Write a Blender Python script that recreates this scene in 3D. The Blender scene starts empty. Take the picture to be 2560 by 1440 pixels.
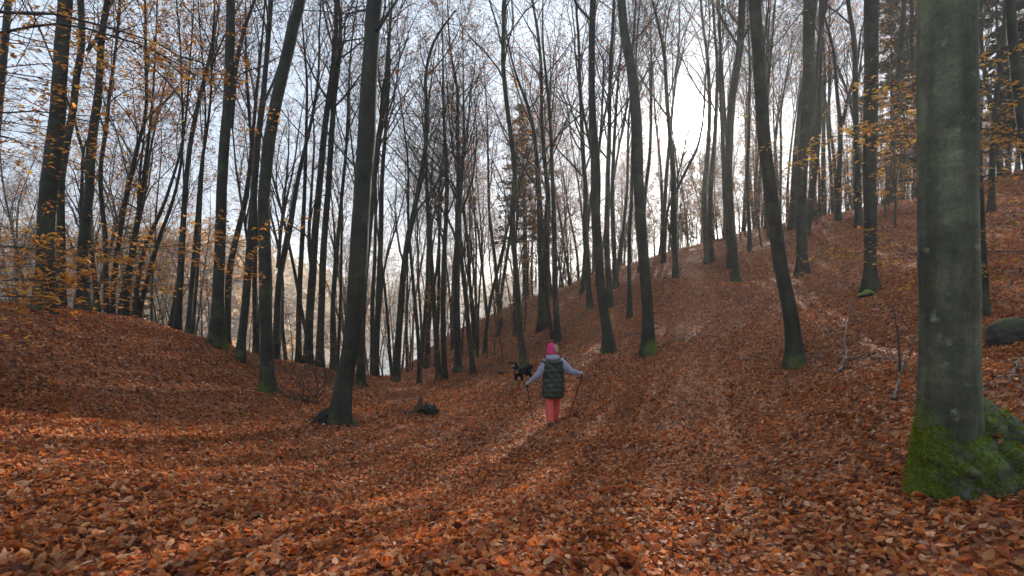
import bpy, math, random
import numpy as np
from mathutils import Vector, Matrix

random.seed(7)
RNG = np.random.default_rng(11)
S = bpy.context.scene
COL = S.collection
R = math.radians

# ------------------------------------------------------------------ camera, sky, sun, exposure
F = 1200.0                      # focal length in photo pixels (photo 2560 x 1440)
EYE = 1.6
cam = bpy.data.cameras.new('camera')
cam.sensor_width = 36.0
cam.lens = 36.0 * F / 2560.0
cam.clip_start = 0.05
cam.clip_end = 5000
camo = bpy.data.objects.new('camera', cam)
camo.location = (0, 0, EYE)
camo.rotation_euler = (R(90), 0, 0)
COL.objects.link(camo)
S.camera = camo

SUN_DIR = Vector(((1722 - 1280) / F, 1.0, (720 - 312) / F)).normalized()
SUN_EL = math.asin(SUN_DIR.z)
SUN_AZ = math.atan2(SUN_DIR.x, SUN_DIR.y)        # clockwise from +Y

world = bpy.data.worlds.new('World')
S.world = world
world.use_nodes = True
wn = world.node_tree.nodes
wl = world.node_tree.links
wn.clear()

def wnode(t, **kw):
    n = wn.new(t)
    for k, v in kw.items():
        setattr(n, k, v)
    return n

def wmath(op, a, b=None):
    n = wnode('ShaderNodeMath', operation=op)
    for i, v in enumerate((a, b)):
        if v is None:
            continue
        if isinstance(v, (int, float)):
            n.inputs[i].default_value = v
        else:
            wl.new(v, n.inputs[i])
    return n.outputs[0]

sky = wnode('ShaderNodeTexSky', sky_type='NISHITA')
sky.sun_disc = False
sky.sun_elevation = SUN_EL
sky.sun_rotation = SUN_AZ
sky.air_density = 1.0
sky.dust_density = 1.2
sky.ozone_density = 1.5
tc = wnode('ShaderNodeTexCoord')
mp = wnode('ShaderNodeMapping')
mp.inputs['Scale'].default_value = (1.6, 1.6, 4.2)
wl.new(tc.outputs['Generated'], mp.inputs['Vector'])
nz = wnode('ShaderNodeTexNoise')
nz.inputs['Scale'].default_value = 2.6
nz.inputs['Detail'].default_value = 7
nz.inputs['Roughness'].default_value = 0.62
wl.new(mp.outputs[0], nz.inputs['Vector'])
rmp = wnode('ShaderNodeValToRGB')
rmp.color_ramp.elements[0].position = 0.36
rmp.color_ramp.elements[1].position = 0.66
wl.new(nz.outputs['Fac'], rmp.inputs[0])
cm = wnode('ShaderNodeMix', data_type='RGBA')
cloud_fac = wmath('MULTIPLY_ADD', rmp.outputs['Color'], 0.08)
cloud_fac.node.inputs[2].default_value = 0.91
wl.new(cloud_fac, cm.inputs['Factor'])
wl.new(sky.outputs[0], cm.inputs[6])
cm.inputs[7].default_value = (3.6, 4.3, 5.25, 1)           # thin bright high cloud
dot = wnode('ShaderNodeVectorMath', operation='DOT_PRODUCT')
wl.new(tc.outputs['Generated'], dot.inputs[0])
dot.inputs[1].default_value = SUN_DIR
ang = wmath('MULTIPLY', wmath('ARCCOSINE', wmath('MINIMUM', dot.outputs['Value'], 0.999999)), 180 / math.pi)
g1 = wmath('MULTIPLY', wmath('POWER', 2.718, wmath('MULTIPLY', wmath('POWER', wmath('DIVIDE', ang, 1.75), 2.0), -1.0)), 320.0)
g2 = wmath('MULTIPLY', wmath('POWER', 2.718, wmath('DIVIDE', ang, -4.0)), 3.0)
glow = wmath('ADD', g1, g2)
gc = wnode('ShaderNodeMix', data_type='RGBA', blend_type='ADD')
gc.inputs['Factor'].default_value = 1.0
gs = wnode('ShaderNodeVectorMath', operation='SCALE')
gs.inputs[0].default_value = (1.0, 0.96, 0.88)
wl.new(glow, gs.inputs['Scale'])
wl.new(cm.outputs[2], gc.inputs[6])
wl.new(gs.outputs[0], gc.inputs[7])
bg = wnode('ShaderNodeBackground')
bg.inputs['Strength'].default_value = 0.11
wl.new(gc.outputs[2], bg.inputs['Color'])
wo = wnode('ShaderNodeOutputWorld')
wl.new(bg.outputs[0], wo.inputs['Surface'])

sun = bpy.data.lights.new('sun', 'SUN')
sun.energy = 5.0
sun.angle = R(0.6)
sun.color = (1.0, 0.93, 0.82)
suno = bpy.data.objects.new('sun', sun)
suno.rotation_euler = (-SUN_DIR).to_track_quat('-Z', 'Y').to_euler()
suno.location = (20, 60, 40)
COL.objects.link(suno)

S.view_settings.view_transform = 'Standard'
S.view_settings.look = 'None'
S.view_settings.exposure = 0.9
S.view_settings.gamma = 1.0
S.render.engine = 'CYCLES'
S.cycles.use_denoising = True
S.cycles.max_bounces = 6
S.cycles.diffuse_bounces = 3
S.cycles.transmission_bounces = 4
S.cycles.volume_bounces = 1
S.cycles.sample_clamp_indirect = 6.0

# ------------------------------------------------------------------ helpers: objects, meshes
def prop(o, label=None, cat=None, group=None, kind=None):
    if label: o['label'] = label
    if cat: o['category'] = cat
    if group: o['group'] = group
    if kind: o['kind'] = kind
    return o

def link(name, data, parent=None, mat=None):
    o = bpy.data.objects.new(name, data)
    COL.objects.link(o)
    if parent is not None:
        o.parent = parent
    if mat is not None and data is not None and not data.materials:
        data.materials.append(mat)
    return o

def empty(name, loc, label=None, cat=None, group=None):
    o = bpy.data.objects.new(name, None)
    o.empty_display_size = 0.2
    o.location = loc
    COL.objects.link(o)
    return prop(o, label, cat, group)

def mk(name, V, faces, mat=None, col=None, smooth=True):
    """V (n,3); faces: list of (m,k) int arrays; col (n,3|4) point colours"""
    me = bpy.data.meshes.new(name)
    V = np.asarray(V, dtype=np.float32)
    faces = [np.asarray(f, dtype=np.int32) for f in faces if len(f)]
    me.vertices.add(len(V))
    me.vertices.foreach_set('co', V.ravel())
    loops = np.concatenate([f.ravel() for f in faces])
    tot = np.concatenate([np.full(len(f), f.shape[1], np.int32) for f in faces])
    start = np.concatenate([[0], np.cumsum(tot)[:-1]]).astype(np.int32)
    me.loops.add(len(loops))
    me.loops.foreach_set('vertex_index', loops)
    me.polygons.add(len(tot))
    me.polygons.foreach_set('loop_start', start)
    me.update(calc_edges=True)
    if smooth:
        me.shade_smooth()
    if col is not None:
        c = np.ones((len(V), 4), np.float32)
        col = np.asarray(col, np.float32)
        c[:, :col.shape[1]] = col
        at = me.color_attributes.new('Col', 'FLOAT_COLOR', 'POINT')
        at.data.foreach_set('color', c.ravel())
    if mat is not None:
        me.materials.append(mat)
    return me

class Tubes:
    """collects tubes and builds them together"""
    def __init__(self):
        self.g = {}
    def add(self, pts, rad, sides):
        self.g.setdefault((len(pts), sides), []).append((pts, rad))
    def build(self, name, mat, origin=(0, 0, 0), colf=None):
        Vs, Fs, off = [], [], 0
        for (n, k), lst in self.g.items():
            P = np.array([a for a, b in lst], float) - np.asarray(origin)
            Rr = np.array([b for a, b in lst], float)
            T = len(P)
            tan = np.empty_like(P)
            tan[:, 1:-1] = P[:, 2:] - P[:, :-2]
            tan[:, 0] = P[:, 1] - P[:, 0]
            tan[:, -1] = P[:, -1] - P[:, -2]
            tan /= np.linalg.norm(tan, axis=2, keepdims=True) + 1e-9
            mean = tan.mean(axis=1)
            ref = np.where(np.abs(mean[:, 2:3]) > 0.75, np.array([[0.0, 1.0, 0.0]]), np.array([[0.0, 0.0, 1.0]]))
            u = np.cross(tan, ref[:, None, :])
            u /= np.linalg.norm(u, axis=2, keepdims=True) + 1e-9
            v = np.cross(tan, u)
            a = np.arange(k) * 2 * math.pi / k
            ring = P[:, :, None, :] + Rr[:, :, None, None] * (np.cos(a)[None, None, :, None] * u[:, :, None, :] + np.sin(a)[None, None, :, None] * v[:, :, None, :])
            Vs.append(ring.reshape(-1, 3))
            i = np.arange(n - 1)[:, None] * k
            j = np.arange(k)[None, :]
            j2 = (j + 1) % k
            q = np.stack([i + j, i + j2, i + k + j2, i + k + j], axis=-1).reshape(-1, 4)
            q = (q[None] + (np.arange(T) * n * k)[:, None, None]).reshape(-1, 4) + off
            Fs.append(q)
            off += T * n * k
        if not Vs:
            return None
        V = np.concatenate(Vs)
        return mk(name, V, Fs, mat, None if colf is None else colf(V))

def unit(v):
    v = np.asarray(v, float)
    return v / (np.linalg.norm(v) + 1e-9)

# ------------------------------------------------------------------ helpers: materials
def newmat(name):
    m = bpy.data.materials.new(name)
    m.use_nodes = True
    nt = m.node_tree
    b = nt.nodes['Principled BSDF']
    return m, nt, b

def nd(nt, t, ins=None, **kw):
    n = nt.nodes.new(t)
    for k, v in kw.items():
        setattr(n, k, v)
    for k, v in (ins or {}).items():
        if hasattr(v, 'links') or isinstance(v, bpy.types.NodeSocket):
            nt.links.new(v, n.inputs[k])
        else:
            n.inputs[k].default_value = v
    return n

def ramp(nt, fac, stops):
    n = nt.nodes.new('ShaderNodeValToRGB')
    e = n.color_ramp.elements
    while len(e) < len(stops):
        e.new(0.5)
    for i, (p, c) in enumerate(stops):
        e[i].position = p
        e[i].color = (*c, 1) if len(c) == 3 else c
    nt.links.new(fac, n.inputs[0])
    return n.outputs[0]

def plain(name, c, rough=0.7, noise=0.25, scale=30, bump=0.0, sheen=0.0):
    m, nt, b = newmat(name)
    t = nd(nt, 'ShaderNodeTexCoord')
    n = nd(nt, 'ShaderNodeTexNoise', {'Vector': t.outputs['Object'], 'Scale': scale, 'Detail': 4})
    lo = [x * (1 - noise) for x in c]
    hi = [min(1, x * (1 + noise)) for x in c]
    nt.links.new(ramp(nt, n.outputs['Fac'], [(0.3, lo), (0.7, hi)]), b.inputs['Base Color'])
    b.inputs['Roughness'].default_value = rough
    if sheen:
        b.inputs['Sheen Weight'].default_value = sheen
    if bump:
        bp = nd(nt, 'ShaderNodeBump', {'Height': n.outputs['Fac'], 'Strength': bump, 'Distance': 0.01})
        nt.links.new(bp.outputs[0], b.inputs['Normal'])
    return m

def bark_mat(name, c0, c1, moss=True, streak=0.35, spots=0.5):
    """smooth grey beech bark: blotches, faint horizontal creases, lichen; vertex colour R = moss"""
    m, nt, b = newmat(name)
    t = nd(nt, 'ShaderNodeTexCoord')
    oi = nd(nt, 'ShaderNodeObjectInfo')
    off = nd(nt, 'ShaderNodeVectorMath', {0: t.outputs['Object']}, operation='ADD')
    sc = nd(nt, 'ShaderNodeVectorMath', {0: (13.0, 7.0, 29.0)}, operation='SCALE')
    nt.links.new(oi.outputs['Random'], sc.inputs['Scale'])
    nt.links.new(sc.outputs[0], off.inputs[1])
    n1 = nd(nt, 'ShaderNodeTexNoise', {'Vector': off.outputs[0], 'Scale': 2.2, 'Detail': 8, 'Roughness': 0.65})
    mpn = nd(nt, 'ShaderNodeMapping', {'Vector': off.outputs[0], 'Scale': (5.0, 5.0, 11.0)})
    n2 = nd(nt, 'ShaderNodeTexNoise', {'Vector': mpn.outputs[0], 'Scale': 1.4, 'Detail': 5, 'Roughness': 0.6})
    n3 = nd(nt, 'ShaderNodeTexNoise', {'Vector': off.outputs[0], 'Scale': 46.0, 'Detail': 4, 'Roughness': 0.7})
    vor = nd(nt, 'ShaderNodeTexVoronoi', {'Vector': off.outputs[0], 'Scale': 16.0})
    base = ramp(nt, n1.outputs['Fac'], [(0.3, c0), (0.52, [(a + q) / 2 for a, q in zip(c0, c1)]), (0.72, c1)])
    mx = nd(nt, 'ShaderNodeMix', {'Factor': 0.4, 6: base, 7: ramp(nt, n2.outputs['Fac'], [(0.35, (0.5, 0.5, 0.47)), (0.6, (1.15, 1.12, 1.05))])}, data_type='RGBA', blend_type='MULTIPLY')
    mx2 = nd(nt, 'ShaderNodeMix', {'Factor': 0.6, 6: mx.outputs[2], 7: ramp(nt, n3.outputs['Fac'], [(0.32, (0.5, 0.5, 0.5)), (0.65, (1.25, 1.25, 1.2))])}, data_type='RGBA', blend_type='MULTIPLY')
    spot = ramp(nt, vor.outputs['Distance'], [(0.05, (0.25, 0.25, 0.22)), (0.16, (1, 1, 1))])
    mx3 = nd(nt, 'ShaderNodeMix', {'Factor': 0.5, 6: mx2.outputs[2], 7: spot}, data_type='RGBA', blend_type='MULTIPLY')
    mps = nd(nt, 'ShaderNodeMapping', {'Vector': off.outputs[0], 'Scale': (7.0, 7.0, 0.55)})
    n4 = nd(nt, 'ShaderNodeTexNoise', {'Vector': mps.outputs[0], 'Scale': 1.0, 'Detail': 5, 'Roughness': 0.6})
    n5 = nd(nt, 'ShaderNodeTexNoise', {'Vector': off.outputs[0], 'Scale': 5.5, 'Detail': 6, 'Roughness': 0.7})
    mx4 = nd(nt, 'ShaderNodeMix', {'Factor': streak, 6: mx3.outputs[2], 7: ramp(nt, n4.outputs['Fac'], [(0.35, (0.35, 0.35, 0.32)), (0.62, (1.3, 1.3, 1.25))])}, data_type='RGBA', blend_type='MULTIPLY')
    lich = ramp(nt, n5.outputs['Fac'], [(0.60, (0, 0, 0)), (0.70, (1, 1, 1))])
    mx5 = nd(nt, 'ShaderNodeMix', {6: mx4.outputs[2], 7: (c1[0] * 1.5, c1[1] * 1.6, c1[2] * 1.35, 1)}, data_type='RGBA')
    lf_ = nd(nt, 'ShaderNodeMath', {0: lich, 1: spots}, operation='MULTIPLY')
    nt.links.new(lf_.outputs[0], mx5.inputs['Factor'])
    out = mx5.outputs[2]
    if moss:
        at = nd(nt, 'ShaderNodeAttribute', attribute_name='Col')
        sep = nd(nt, 'ShaderNodeSeparateColor', {0: at.outputs['Color']})
        mf = nd(nt, 'ShaderNodeMath', {0: sep.outputs[0], 1: n3.outputs['Fac']}, operation='MULTIPLY_ADD')
        nd_ = nd(nt, 'ShaderNodeMath', {0: n1.outputs['Fac'], 1: 0.5}, operation='SUBTRACT')
        nt.links.new(nd_.outputs[0], mf.inputs[2])
        mr = ramp(nt, mf.outputs[0], [(0.12, (0, 0, 0)), (0.42, (1, 1, 1))])
        mcol = ramp(nt, n3.outputs['Fac'], [(0.3, (0.022, 0.036, 0.006)), (0.5, (0.075, 0.115, 0.014)), (0.72, (0.19, 0.24, 0.025))])
        mm = nd(nt, 'ShaderNodeMix', {6: out, 7: mcol}, data_type='RGBA')
        nt.links.new(mr, mm.inputs['Factor'])
        out = mm.outputs[2]
    nt.links.new(out, b.inputs['Base Color'])
    b.inputs['Roughness'].default_value = 0.85
    bp = nd(nt, 'ShaderNodeBump', {'Height': n3.outputs['Fac'], 'Strength': 0.35, 'Distance': 0.02})
    bp2 = nd(nt, 'ShaderNodeBump', {'Height': n2.outputs['Fac'], 'Strength': 0.18, 'Distance': 0.02, 'Normal': bp.outputs[0]})
    nt.links.new(bp2.outputs[0], b.inputs['Normal'])
    return m

def leaf_mat(name, trans=0.3, rough=0.5, tint=(1.0, 1.0, 1.0)):
    m, nt, b = newmat(name)
    at = nd(nt, 'ShaderNodeAttribute', attribute_name='Col')
    t = nd(nt, 'ShaderNodeTexCoord')
    n = nd(nt, 'ShaderNodeTexNoise', {'Vector': t.outputs['Object'], 'Scale': 55.0, 'Detail': 3})
    mx = nd(nt, 'ShaderNodeMix', {'Factor': 0.6, 6: at.outputs['Color'], 7: ramp(nt, n.outputs['Fac'], [(0.3, (0.55, 0.52, 0.5)), (0.7, (1.25, 1.2, 1.15))])}, data_type='RGBA', blend_type='MULTIPLY')
    nt.links.new(mx.outputs[2], b.inputs['Base Color'])
    b.inputs['Roughness'].default_value = rough
    b.inputs['Specular IOR Level'].default_value = 0.16
    tr = nd(nt, 'ShaderNodeBsdfTranslucent')
    tm = nd(nt, 'ShaderNodeMix', {'Factor': 1.0, 6: mx.outputs[2], 7: (1.25 * tint[0], 1.0 * tint[1], 0.8 * tint[2], 1)}, data_type='RGBA', blend_type='MULTIPLY')
    nt.links.new(tm.outputs[2], tr.inputs['Color'])
    ms = nd(nt, 'ShaderNodeMixShader', {0: trans})
    nt.links.new(b.outputs[0], ms.inputs[1])
    nt.links.new(tr.outputs[0], ms.inputs[2])
    nt.links.new(ms.outputs[0], nt.nodes['Material Output'].inputs['Surface'])
    return m

def attr_mat(name, rough=0.8, noise=0.3, scale=60):
    m, nt, b = newmat(name)
    at = nd(nt, 'ShaderNodeAttribute', attribute_name='Col')
    t = nd(nt, 'ShaderNodeTexCoord')
    n = nd(nt, 'ShaderNodeTexNoise', {'Vector': t.outputs['Object'], 'Scale': scale, 'Detail': 4})
    mx = nd(nt, 'ShaderNodeMix', {'Factor': 1.0, 6: at.outputs['Color'], 7: ramp(nt, n.outputs['Fac'], [(0.3, [1 - noise] * 3), (0.7, [1 + noise] * 3)])}, data_type='RGBA', blend_type='MULTIPLY')
    nt.links.new(mx.outputs[2], b.inputs['Base Color'])
    b.inputs['Roughness'].default_value = rough
    bp = nd(nt, 'ShaderNodeBump', {'Height': n.outputs['Fac'], 'Strength': 0.5, 'Distance': 0.01})
    nt.links.new(bp.outputs[0], b.inputs['Normal'])
    return m

BARK = bark_mat('beech_bark', (0.008, 0.009, 0.007), (0.056, 0.060, 0.041))
BARK_PALE = bark_mat('glare_paled_lichened_beech_bark', (0.022, 0.026, 0.018), (0.19, 0.205, 0.135), streak=0.7, spots=0.6)  # lichened bark, also paled to paint in the glare veiling the huge trunk
BARK_TWIG = plain('twig_bark', (0.045, 0.040, 0.034), 0.85, 0.3, 9)
STICK = plain('dead_wood', (0.13, 0.10, 0.08), 0.85, 0.4, 25, 0.4)
LEAF = leaf_mat('fallen_leaf', 0.36, 0.62)
LEAF_TREE = leaf_mat('hanging_leaf', 0.55, 0.5)
ROT = attr_mat('mossy_dead_wood', 0.9, 0.5, 40)
MOSS = leaf_mat('moss_tufts', 0.45, 0.8, (0.9, 1.1, 0.5))

# ------------------------------------------------------------------ terrain
def PX(px, py, d):
    return np.array([(px - 1280) / F * d, d, EYE + (720 - py) / F * d])

CP = [PX(*a) for a in [
    (0, 1440, 2.7), (640, 1440, 2.7), (1280, 1440, 2.7), (1920, 1440, 2.65), (2560, 1440, 2.4),
    (2400, 1200, 3.7), (0, 1100, 5.0), (0, 900, 8.0), (105, 785, 11), (0, 766, 12.0), (250, 795, 14.0),
    (539, 862, 15), (598, 900, 14.5), (668, 980, 12.2), (850, 1062, 10.6), (300, 980, 8.6), (600, 1100, 7.6),
    (1060, 1030, 10.9), (1385, 1065, 9.6), (1280, 1200, 6.3), (900, 1250, 5.2), (1700, 1200, 5.9),
    (450, 832, 17), (600, 888, 18), (750, 905, 18.6), (850, 938, 19), (1000, 953, 20.5), (1130, 948, 22),
    (1280, 962, 16.5), (1300, 970, 13.5), (1621, 883, 14), (1522, 876, 15), (1310, 907, 15.8), (1394, 853, 20),
    (1357, 822, 23), (1989, 913, 10.5), (2180, 722, 13.5), (2004, 688, 18), (1838, 702, 20.5), (1690, 692, 22),
    (1525, 765, 22), (1476, 769, 23), (1575, 792, 19), (2180, 1000, 6.4), (2500, 900, 6.0), (2560, 700, 10.0),
    (1100, 855, 40), (1200, 803, 40), (1300, 757, 38), (1480, 690, 36), (1650, 640, 34), (1800, 600, 34),
    (1950, 560, 34), (2100, 535, 34), (2300, 500, 31), (2560, 430, 27), (1150, 902, 33), (1040, 937, 30),
    (900, 960, 27), (700, 950, 27)]]
CP += [np.array(a, float) for a in [
    (0, 0, 0), (0, -6, 0.5), (-6, -4, 0.6), (7, -4, 1.9), (-14, -4, 2.2), (16, -4, 5.2), (-12, 2, 1.2), (5, 3, 0.62), (12, 4, 2.7),
    (25, 6, 7.5), (-20, 6, 2.4), (-20, 14, 1.4), (-30, 20, 0.0), (-20, 24, -2.6), (-12, 29, -5.6), (-30, 34, -6.5), (-16, 40, -9.0),
    (-4, 50, -11.0), (-30, 55, -14.0), (7, 56, -5.0), (17, 56, 1.5), (28, 56, 4.5), (45, 56, 9.0), (60, 20, 14.0), (40, 14, 10.5), (60, -4, 16), (-45, -4, 5), (-55, 25, 0),
    (-4, 80, -18), (-40, 85, -22), (-70, 60, -18), (15, 85, -14), (35, 85, -5), (70, 85, 6), (70, 50, 14),
    (0, 110, -26), (-50, 115, -27), (-100, 110, -27), (50, 115, -18), (100, 115, 0), (-100, 60, -22), (-100, 10, 2), (110, 40, 18)]]
CP = np.array(CP)
_A = CP[:, :2]

def _tps(r2):
    return 0.5 * r2 * np.log(r2 + 1e-9)
_n = len(CP)
_K = _tps(((_A[:, None] - _A[None]) ** 2).sum(-1)) + np.eye(_n) * 0.8
_Pm = np.concatenate([np.ones((_n, 1)), _A], 1)
_M = np.zeros((_n + 3, _n + 3))
_M[:_n, :_n] = _K
_M[:_n, _n:] = _Pm
_M[_n:, :_n] = _Pm.T
_W = np.linalg.solve(_M, np.concatenate([CP[:, 2], np.zeros(3)]))
_ph = RNG.uniform(0, 6.28, (14, 2))
_fr = np.array([(math.cos(a) * f, math.sin(a) * f) for a, f in zip(RNG.uniform(0, 6.28, 14), np.geomspace(0.5, 7.0, 14))])
_am = 0.07 / np.geomspace(1, 9, 14)

def gz(x, y):
    x = np.atleast_1d(np.asarray(x, float)); y = np.atleast_1d(np.asarray(y, float))
    out = np.empty(x.shape)
    for s in range(0, x.size, 40000):
        xs, ys = x.ravel()[s:s + 40000], y.ravel()[s:s + 40000]
        r2 = (xs[:, None] - _A[None, :, 0]) ** 2 + (ys[:, None] - _A[None, :, 1]) ** 2
        z = _tps(r2) @ _W[:_n] + _W[_n] + _W[_n + 1] * xs + _W[_n + 2] * ys
        for (fx, fy), (p, q), a in zip(_fr, _ph, _am):
            z = z + a * np.sin(fx * xs + p) * np.sin(fy * ys + q + 0.7 * xs)
        out.ravel()[s:s + 40000] = z
    return out

def g1z(x, y):
    return float(gz(x, y)[0])

def hit(px, py, dmin=1.5, dmax=60.0):
    """first ground point seen through a photo pixel"""
    d = np.linspace(dmin, dmax, 1200)
    x = (px - 1280) / F * d
    z = EYE + (720 - py) / F * d
    below = z < gz(x, d)
    if not below.any():
        return None
    i = int(np.argmax(below))
    return np.array([x[i], d[i], float(gz(x[i], d[i])[0])])

def axis(lo, hi, n, dense):
    t = np.linspace(math.asinh(lo / dense), math.asinh(hi / dense), n)
    return np.sinh(t) * dense
gx = axis(-105, 112, 240, 9.0)
gy = axis(-12, 118, 240, 10.0)
GX, GY = np.meshgrid(gx, gy)
GZ = gz(GX.ravel(), GY.ravel())
nx, ny = len(gx), len(gy)
idx = np.arange(nx * ny).reshape(ny, nx)
quads = np.stack([idx[:-1, :-1], idx[:-1, 1:], idx[1:, 1:], idx[1:, :-1]], -1).reshape(-1, 4)

m, nt, b = newmat('forest_floor')
t = nd(nt, 'ShaderNodeTexCoord')
v1 = nd(nt, 'ShaderNodeTexVoronoi', {'Vector': t.outputs['Object'], 'Scale': 19.0, 'Randomness': 1.0})
v2 = nd(nt, 'ShaderNodeTexVoronoi', {'Vector': t.outputs['Object'], 'Scale': 9.0, 'Randomness': 1.0})
n1 = nd(nt, 'ShaderNodeTexNoise', {'Vector': t.outputs['Object'], 'Scale': 0.35, 'Detail': 5})
s1 = nd(nt, 'ShaderNodeSeparateColor', {0: v1.outputs['Color']})
s2 = nd(nt, 'ShaderNodeSeparateColor', {0: v2.outputs['Color']})
leafc = [(0.0, (0.03, 0.012, 0.007)), (0.25, (0.12, 0.038, 0.016)), (0.5, (0.22, 0.07, 0.028)), (0.75, (0.33, 0.115, 0.043)), (1.0, (0.46, 0.20, 0.09))]
c1 = ramp(nt, s1.outputs[0], leafc)
c2 = ramp(nt, s2.outputs[0], leafc)
mx = nd(nt, 'ShaderNodeMix', {'Factor': 0.5, 6: c1, 7: c2}, data_type='RGBA')
mx2 = nd(nt, 'ShaderNodeMix', {'Factor': 0.7, 6: mx.outputs[2], 7: ramp(nt, n1.outputs['Fac'], [(0.35, (0.62, 0.6, 0.6)), (0.65, (1.1, 1.05, 1.0))])}, data_type='RGBA', blend_type='MULTIPLY')
nt.links.new(mx2.outputs[2], b.inputs['Base Color'])
b.inputs['Roughness'].default_value = 0.85
bp = nd(nt, 'ShaderNodeBump', {'Height': s1.outputs[1], 'Strength': 0.9, 'Distance': 0.05})
nt.links.new(bp.outputs[0], b.inputs['Normal'])
FLOOR = m
ground = link('forest_floor', mk('forest_floor', np.stack([GX.ravel(), GY.ravel(), GZ], 1), [quads], FLOOR))
prop(ground, 'rust brown forest floor of fallen beech leaves in a hollow', 'ground', kind='structure')

# ------------------------------------------------------------------ lake and far hills
LAKE_Z = -23.0
m, nt, b = newmat('lake_water')
t = nd(nt, 'ShaderNodeTexCoord')
mpn = nd(nt, 'ShaderNodeMapping', {'Vector': t.outputs['Object'], 'Scale': (0.5, 0.16, 1.0)})
n = nd(nt, 'ShaderNodeTexNoise', {'Vector': mpn.outputs[0], 'Scale': 1.0, 'Detail': 4})
b.inputs['Base Color'].default_value = (0.03, 0.045, 0.055, 1)
b.inputs['Roughness'].default_value = 0.12
b.inputs['IOR'].default_value = 1.33
bp = nd(nt, 'ShaderNodeBump', {'Height': n.outputs['Fac'], 'Strength': 0.35, 'Distance': 0.6})
nt.links.new(bp.outputs[0], b.inputs['Normal'])
WATER = m
lake = link('lake', mk('lake', [(-600, 60, LAKE_Z), (600, 60, LAKE_Z), (600, 800, LAKE_Z), (-600, 800, LAKE_Z)], [[(0, 1, 2, 3)]], WATER))
prop(lake, 'pale lake glinting between the trunks', 'lake', kind='structure')

def hill(name, x0, x1, y0, y1, hf, label, nxx=120, nyy=40):
    xs = np.linspace(x0, x1, nxx); ys = np.linspace(y0, y1, nyy)
    X, Y = np.meshgrid(xs, ys)
    Z = hf(X, Y)
    ii = np.arange(nxx * nyy).reshape(nyy, nxx)
    q = np.stack([ii[:-1, :-1], ii[:-1, 1:], ii[1:, 1:], ii[1:, :-1]], -1).reshape(-1, 4)
    return prop(link(name, mk(name, np.stack([X.ravel(), Y.ravel(), Z.ravel()], 1), [q], HILLM)), label, 'hill', kind='structure')

HILLM = plain('hill_ground', (0.22, 0.18, 0.14), 0.9, 0.4, 0.05)
def far_h(X, Y):
    t = np.clip((Y - 470) / 160.0, 0, 1)
    top = 26 + 8 * np.sin(X * 0.008 + 1) + 5 * np.sin(X * 0.021)
    return LAKE_Z - 2 + (top) * (1 - (1 - t) ** 2)
def arm_h(X, Y):
    e = np.clip((-X - 42 - 0.16 * (Y - 110)) / 70.0, 0, 1)
    f = np.clip((Y - 95) / 60.0, 0, 1)
    top = 33 + 3 * np.sin(X * 0.05) + 2.5 * np.sin(Y * 0.04)
    return LAKE_Z - 2 + top * (e * e * (3 - 2 * e)) * (f * f * (3 - 2 * f))
far_hill = hill('far_shore_hill', -700, 700, 440, 700, far_h, 'low hazy wooded hill on the far lake shore')
arm_hill = hill('near_shore_hill', -320, -38, 85, 330, arm_h, 'wooded autumn hillside behind the left trees')

def clumps(name, pts, size, pal, nq, label, cat):
    """far wood: many small leaf faces round each crown centre"""
    N = len(pts)
    rng = np.random.default_rng(5)
    sz = size * rng.uniform(0.6, 1.3, N)
    c = pts[:, None, :] + rng.normal(0, 1, (N, nq, 3)) * np.array([0.36, 0.36, 0.5]) * sz[:, None, None]
    c[:, :, 2] += sz[:, None] * 1.1
    a = rng.normal(0, 1, (N, nq, 3)); a /= np.linalg.norm(a, axis=2, keepdims=True)
    bb = np.cross(a, rng.normal(0, 1, (N, nq, 3))); bb /= np.linalg.norm(bb, axis=2, keepdims=True)
    w = sz[:, None, None] * rng.uniform(0.10, 0.24, (N, nq, 1))
    V = np.stack([c + a * w, c + bb * w * 0.8, c - a * w, c - bb * w * 0.8], 2).reshape(-1, 3)
    Fq = np.arange(N * nq * 4).reshape(-1, 4)
    pal = np.array(pal)
    ci = pal[rng.integers(0, len(pal), N)] * rng.uniform(0.7, 1.3, (N, 1))
    C = np.repeat(ci, nq * 4, axis=0) * np.repeat(rng.uniform(0.75, 1.25, (N * nq, 1)), 4, axis=0)
    return prop(link(name, mk(name, V, [Fq], LEAF_TREE, C, smooth=False)), label, cat, kind='stuff')

rg = np.random.default_rng(3)
x = rg.uniform(-620, 620, 4200); y = rg.uniform(470, 600, 4200)
clumps('far_shore_woods', np.stack([x, y, far_h(x, y)], 1), 7.0, [(0.30, 0.25, 0.20), (0.34, 0.26, 0.17), (0.24, 0.24, 0.22), (0.20, 0.22, 0.20)], 9, 'hazy grey brown woods along the far lake shore', 'woods')
x = rg.uniform(-300, -45, 1700); y = rg.uniform(96, 320, 1700)
z = arm_h(x, y); k = z > LAKE_Z + 0.5
clumps('near_shore_woods', np.stack([x, y, z], 1)[k], 6.5, [(0.34, 0.20, 0.10), (0.36, 0.27, 0.15), (0.32, 0.29, 0.24), (0.34, 0.31, 0.27), (0.30, 0.27, 0.24), (0.36, 0.32, 0.26)], 32, 'orange and golden autumn woods on the hillside behind the left trees', 'woods')  # palette paled: distance haze painted into the woods' own colours

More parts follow.
